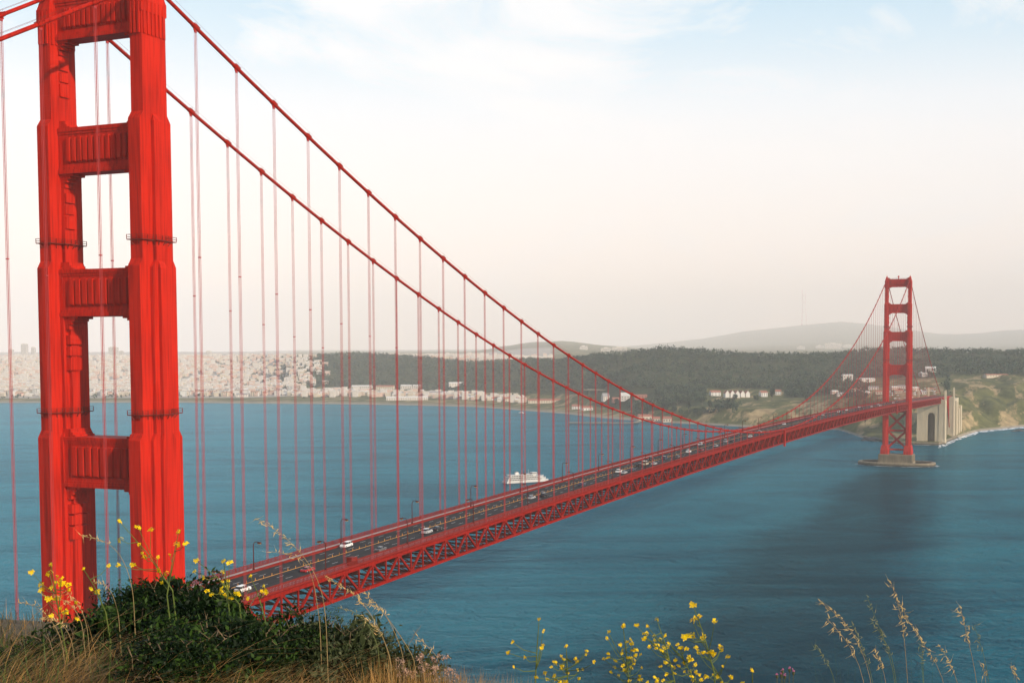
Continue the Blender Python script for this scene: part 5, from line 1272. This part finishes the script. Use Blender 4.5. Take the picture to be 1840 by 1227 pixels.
OL = [(Zr([(370,200),(430,225),(520,300),(620,400),(680,560),(760,788)]), 5.0, 'straw oat stalk at the left of the right-hand clump, upper of two bent left', 26, False, .6),
 (Zr([(420,320),(500,390),(590,500),(660,640),(705,788)]), 4.9, 'straw oat stalk at the left of the right-hand clump, lower of two bent left', 20, False, .6),
 (Zr([(880,52),(905,110),(935,180),(965,260),(970,340),(985,560),(1010,788)]), 4.8, 'tallest wild oat stalk in the right-hand clump', 26, False, .55),
 (Zr([(960,240),(1000,390),(1080,450),(1140,540),(1210,600),(1270,740),(1290,788)]), 5.0, 'wild oat stalk arching from the tallest one towards the right', 30, False, .75),
 (Zr([(745,340),(800,390),(860,480),(900,600),(930,788)]), 5.2, 'greenish oat stalk left of the tallest one', 18, True, .6),
 (Zr([(1380,240),(1400,330),(1430,440),(1470,600),(1515,788)]), 4.9, 'tall straight oat stalk standing apart at the right', 22, False, .5),
 (Zr([(1480,370),(1530,480),(1570,640),(1600,788)]), 5.2, 'thin green oat stalk right of the tall straight one', 10, True, .5),
 (Zr([(1235,520),(1290,600),(1340,670),(1385,788)]), 5.1, 'short oat stalk left of the tall straight one', 18, False, .7),
 (Zr([(715,170),(745,270),(800,380),(850,500),(895,640),(920,788)]), 5.3, 'thin greenish oat stalk rising behind the clump left of the tallest', 14, True, .5),
 (Zr([(330,510),(380,560),(440,640),(500,788)]), 5.3, 'faint green oat stalk furthest left in the right-hand clump', 14, True, .6),
 (Zr([(760,540),(810,590),(840,700),(860,788)]), 4.9, 'short oat stalk with pale husks low in the right-hand clump', 14, False, .6),
 (Zr([(1545,650),(1565,720),(1580,788)]), 5.0, 'very short pale oat head low at the right', 7, False, .7),
 (Zr([(1770,665),(1790,720),(1805,788)]), 4.9, 'oat head rising at the right edge of the picture', 9, False, .7),
 (Zr([(600,340),(650,440),(690,560),(720,640),(770,788)]), 5.2, 'green nodding oat stalk between the two bent left and the short one', 20, True, .7),
 (Zr([(1100,460),(1120,600),(1115,788)]), 5.4, 'thin green oat stalk just right of the tallest one', 12, True, .6),
 (Zc([(235,125),(380,190),(450,265),(530,330),(575,380),(650,490),(720,640),(745,880)]), 5.2, 'long pale oat stalk arching left across the bridge roadway', 26, False, .42),
 (Zc([(355,365),(430,375),(545,385),(610,440),(660,600),(700,880)]), 5.4, 'oat stalk with faint head lying level with the far kerb', 12, False, .35),
 (Zc([(735,545),(890,630),(960,670),(1060,800),(1130,920),(1200,1100),(1215,1227)]), 5.1, 'long oat stalk bent left in front of the truss diagonals', 24, False, .4),
 (Zc([(1015,655),(1090,715),(1150,790),(1260,940),(1330,1050),(1385,1130)]), 5.2, 'oat stalk leaning left over the water, right of the truss', 20, False, .4),
 (Zc([(975,735),(1060,735),(1140,760),(1220,900),(1300,1100)]), 5.3, 'oat stalk with level head just under the truss', 14, False, .35),
 (Zc([(1010,835),(1110,905),(1160,990),(1210,1130)]), 5.1, 'short golden oat stalk over the water above the grey-green shrub', 16, False, .5),
 (Zc([(830,768),(950,790),(1050,880),(1120,1050)]), 5.5, 'faint oat stalk left of the short golden one', 12, True, .45),
 (Zc([(1400,970),(1490,1060),(1560,1130)]), 5.4, 'small bare oat stalk at the right end of the slope', 10, False, .7),
 (Zl([(545,235),(640,250),(730,270),(800,340),(850,430),(890,560),(900,640)]), 5.5, 'reddish oat stalk arching left between the tower legs', 14, False, .35),
 (Zl([(130,680),(200,690),(280,730),(380,850),(420,960)]), 5.4, 'oat stalk bent left before the left tower leg, lowest of four', 16, False, .6),
 (Zl([(300,640),(400,650),(470,690),(530,760),(560,860)]), 5.4, 'oat stalk crossing the foot of the left tower leg', 18, False, .6),
 (Zl([(440,600),(520,690),(560,750),(590,860)]), 5.5, 'upright oat stalk at the right side of the left tower leg foot', 18, False, .6),
 (Zl([(290,790),(380,800),(450,860),(490,960)]), 5.2, 'nodding oat stalk in front of the dense mustard', 16, False, .6),
 (Zl([(620,545),(700,540),(760,620),(800,760)]), 5.6, 'pale oat head between the tower legs above the shrub', 10, False, .4)]
for a in OL: oat(*a)
# --- dry buckwheat heads and a pink thistle
BW = leaf_mat('buckwheat_head', (.34, .20, .14), (.52, .35, .26), 40, .2)
for k, (u, v, lab) in enumerate([(790, 1180, 'tallest dry pinkish buckwheat at the end of the slope'), (762, 1183, 'dry buckwheat just left of the tallest one'), (775, 1200, 'short dry buckwheat below the tallest one'), (715, 1190, 'dry buckwheat above the low grey-green shrub'), (735, 1205, 'short dry buckwheat in the low grey-green shrub'), (812, 1205, 'dry buckwheat furthest right on the slope')]):
    d = 5.3; g = gpos(u, d); root = empty('buckwheat', tuple(g)); m = MB(); hd = MB()
    for j in range(7):
        q = at(u + rnd.uniform(-14, 14), v + rnd.uniform(-8, 22), d + rnd.uniform(-.05, .05)) - g
        m.tube([(0, 0, 0), tuple(q*.6 + np.array([.01, 0, 0])), tuple(q)], [.002, .0014, .001], 5)
        cl = rng.normal(size=(26, 3))*.0055 + q; v_, f_ = leaf_quads(cl, .006, 1.2); hd.add(v_.tolist(), f_.tolist())
    m.build('stem', TWIG, root); hd.build('flower_heads', BW, root); tag(root, lab, 'buckwheat', 'dry buckwheat tufts')
TH = leaf_mat('thistle_pink', (.42, .10, .22), (.62, .22, .38), 40, .3); THG = leaf_mat('thistle_green', (.05, .055, .025), (.10, .10, .05), 20, .1)
d = 5.1; g = gpos(1404, d); root = empty('thistle', tuple(g)); m = MB()
for u, v in Zr([(65, 735), (95, 728), (105, 700), (155, 690), (183, 712), (120, 740)]):
    q = at(u, v, d) - g; m.tube([(0, 0, 0), tuple(q*.8), tuple(q + np.array([0, 0, -.012]))], [.003, .002, .0015], 5)
    c = MB(); c.lathe([(.0015, -.012), (.0055, -.006), (.006, 0), (.004, .005)], 8, tuple(q)); b_ = c.build('bud', THG, root)
    f = MB(); cl = q + np.array([0, 0, .007]) + rng.normal(size=(30, 3))*np.array([.0022, .0022, .003]); v_, f_ = leaf_quads(cl, .0035, 2.2, 1.5); f.add(v_.tolist(), f_.tolist()); f.build('petals', TH, b_)
m.build('stem', THG, root); tag(root, 'small pink thistle low between the mustard and the oats', 'thistle')

# ------------------------------------------------------------------ haze: one closed box of even pale air
m = MB(); m.box(-29000, 16500, -420, 36500, -9, 1750)
hz = bpy.data.materials.new('haze_air'); hz.use_nodes = True; nt = hz.node_tree
for n in list(nt.nodes): nt.nodes.remove(n)
o_ = nt.nodes.new('ShaderNodeOutputMaterial'); pv_ = nt.nodes.new('ShaderNodeVolumePrincipled'); pv_.inputs['Density'].default_value = HAZE_DENSITY; pv_.inputs['Color'].default_value = (0.98, 0.965, 0.95, 1); pv_.inputs['Anisotropy'].default_value = -0.2
nt.links.new(pv_.outputs[0], o_.inputs['Volume'])
tag(m.build('haze', hz), kind='stuff')
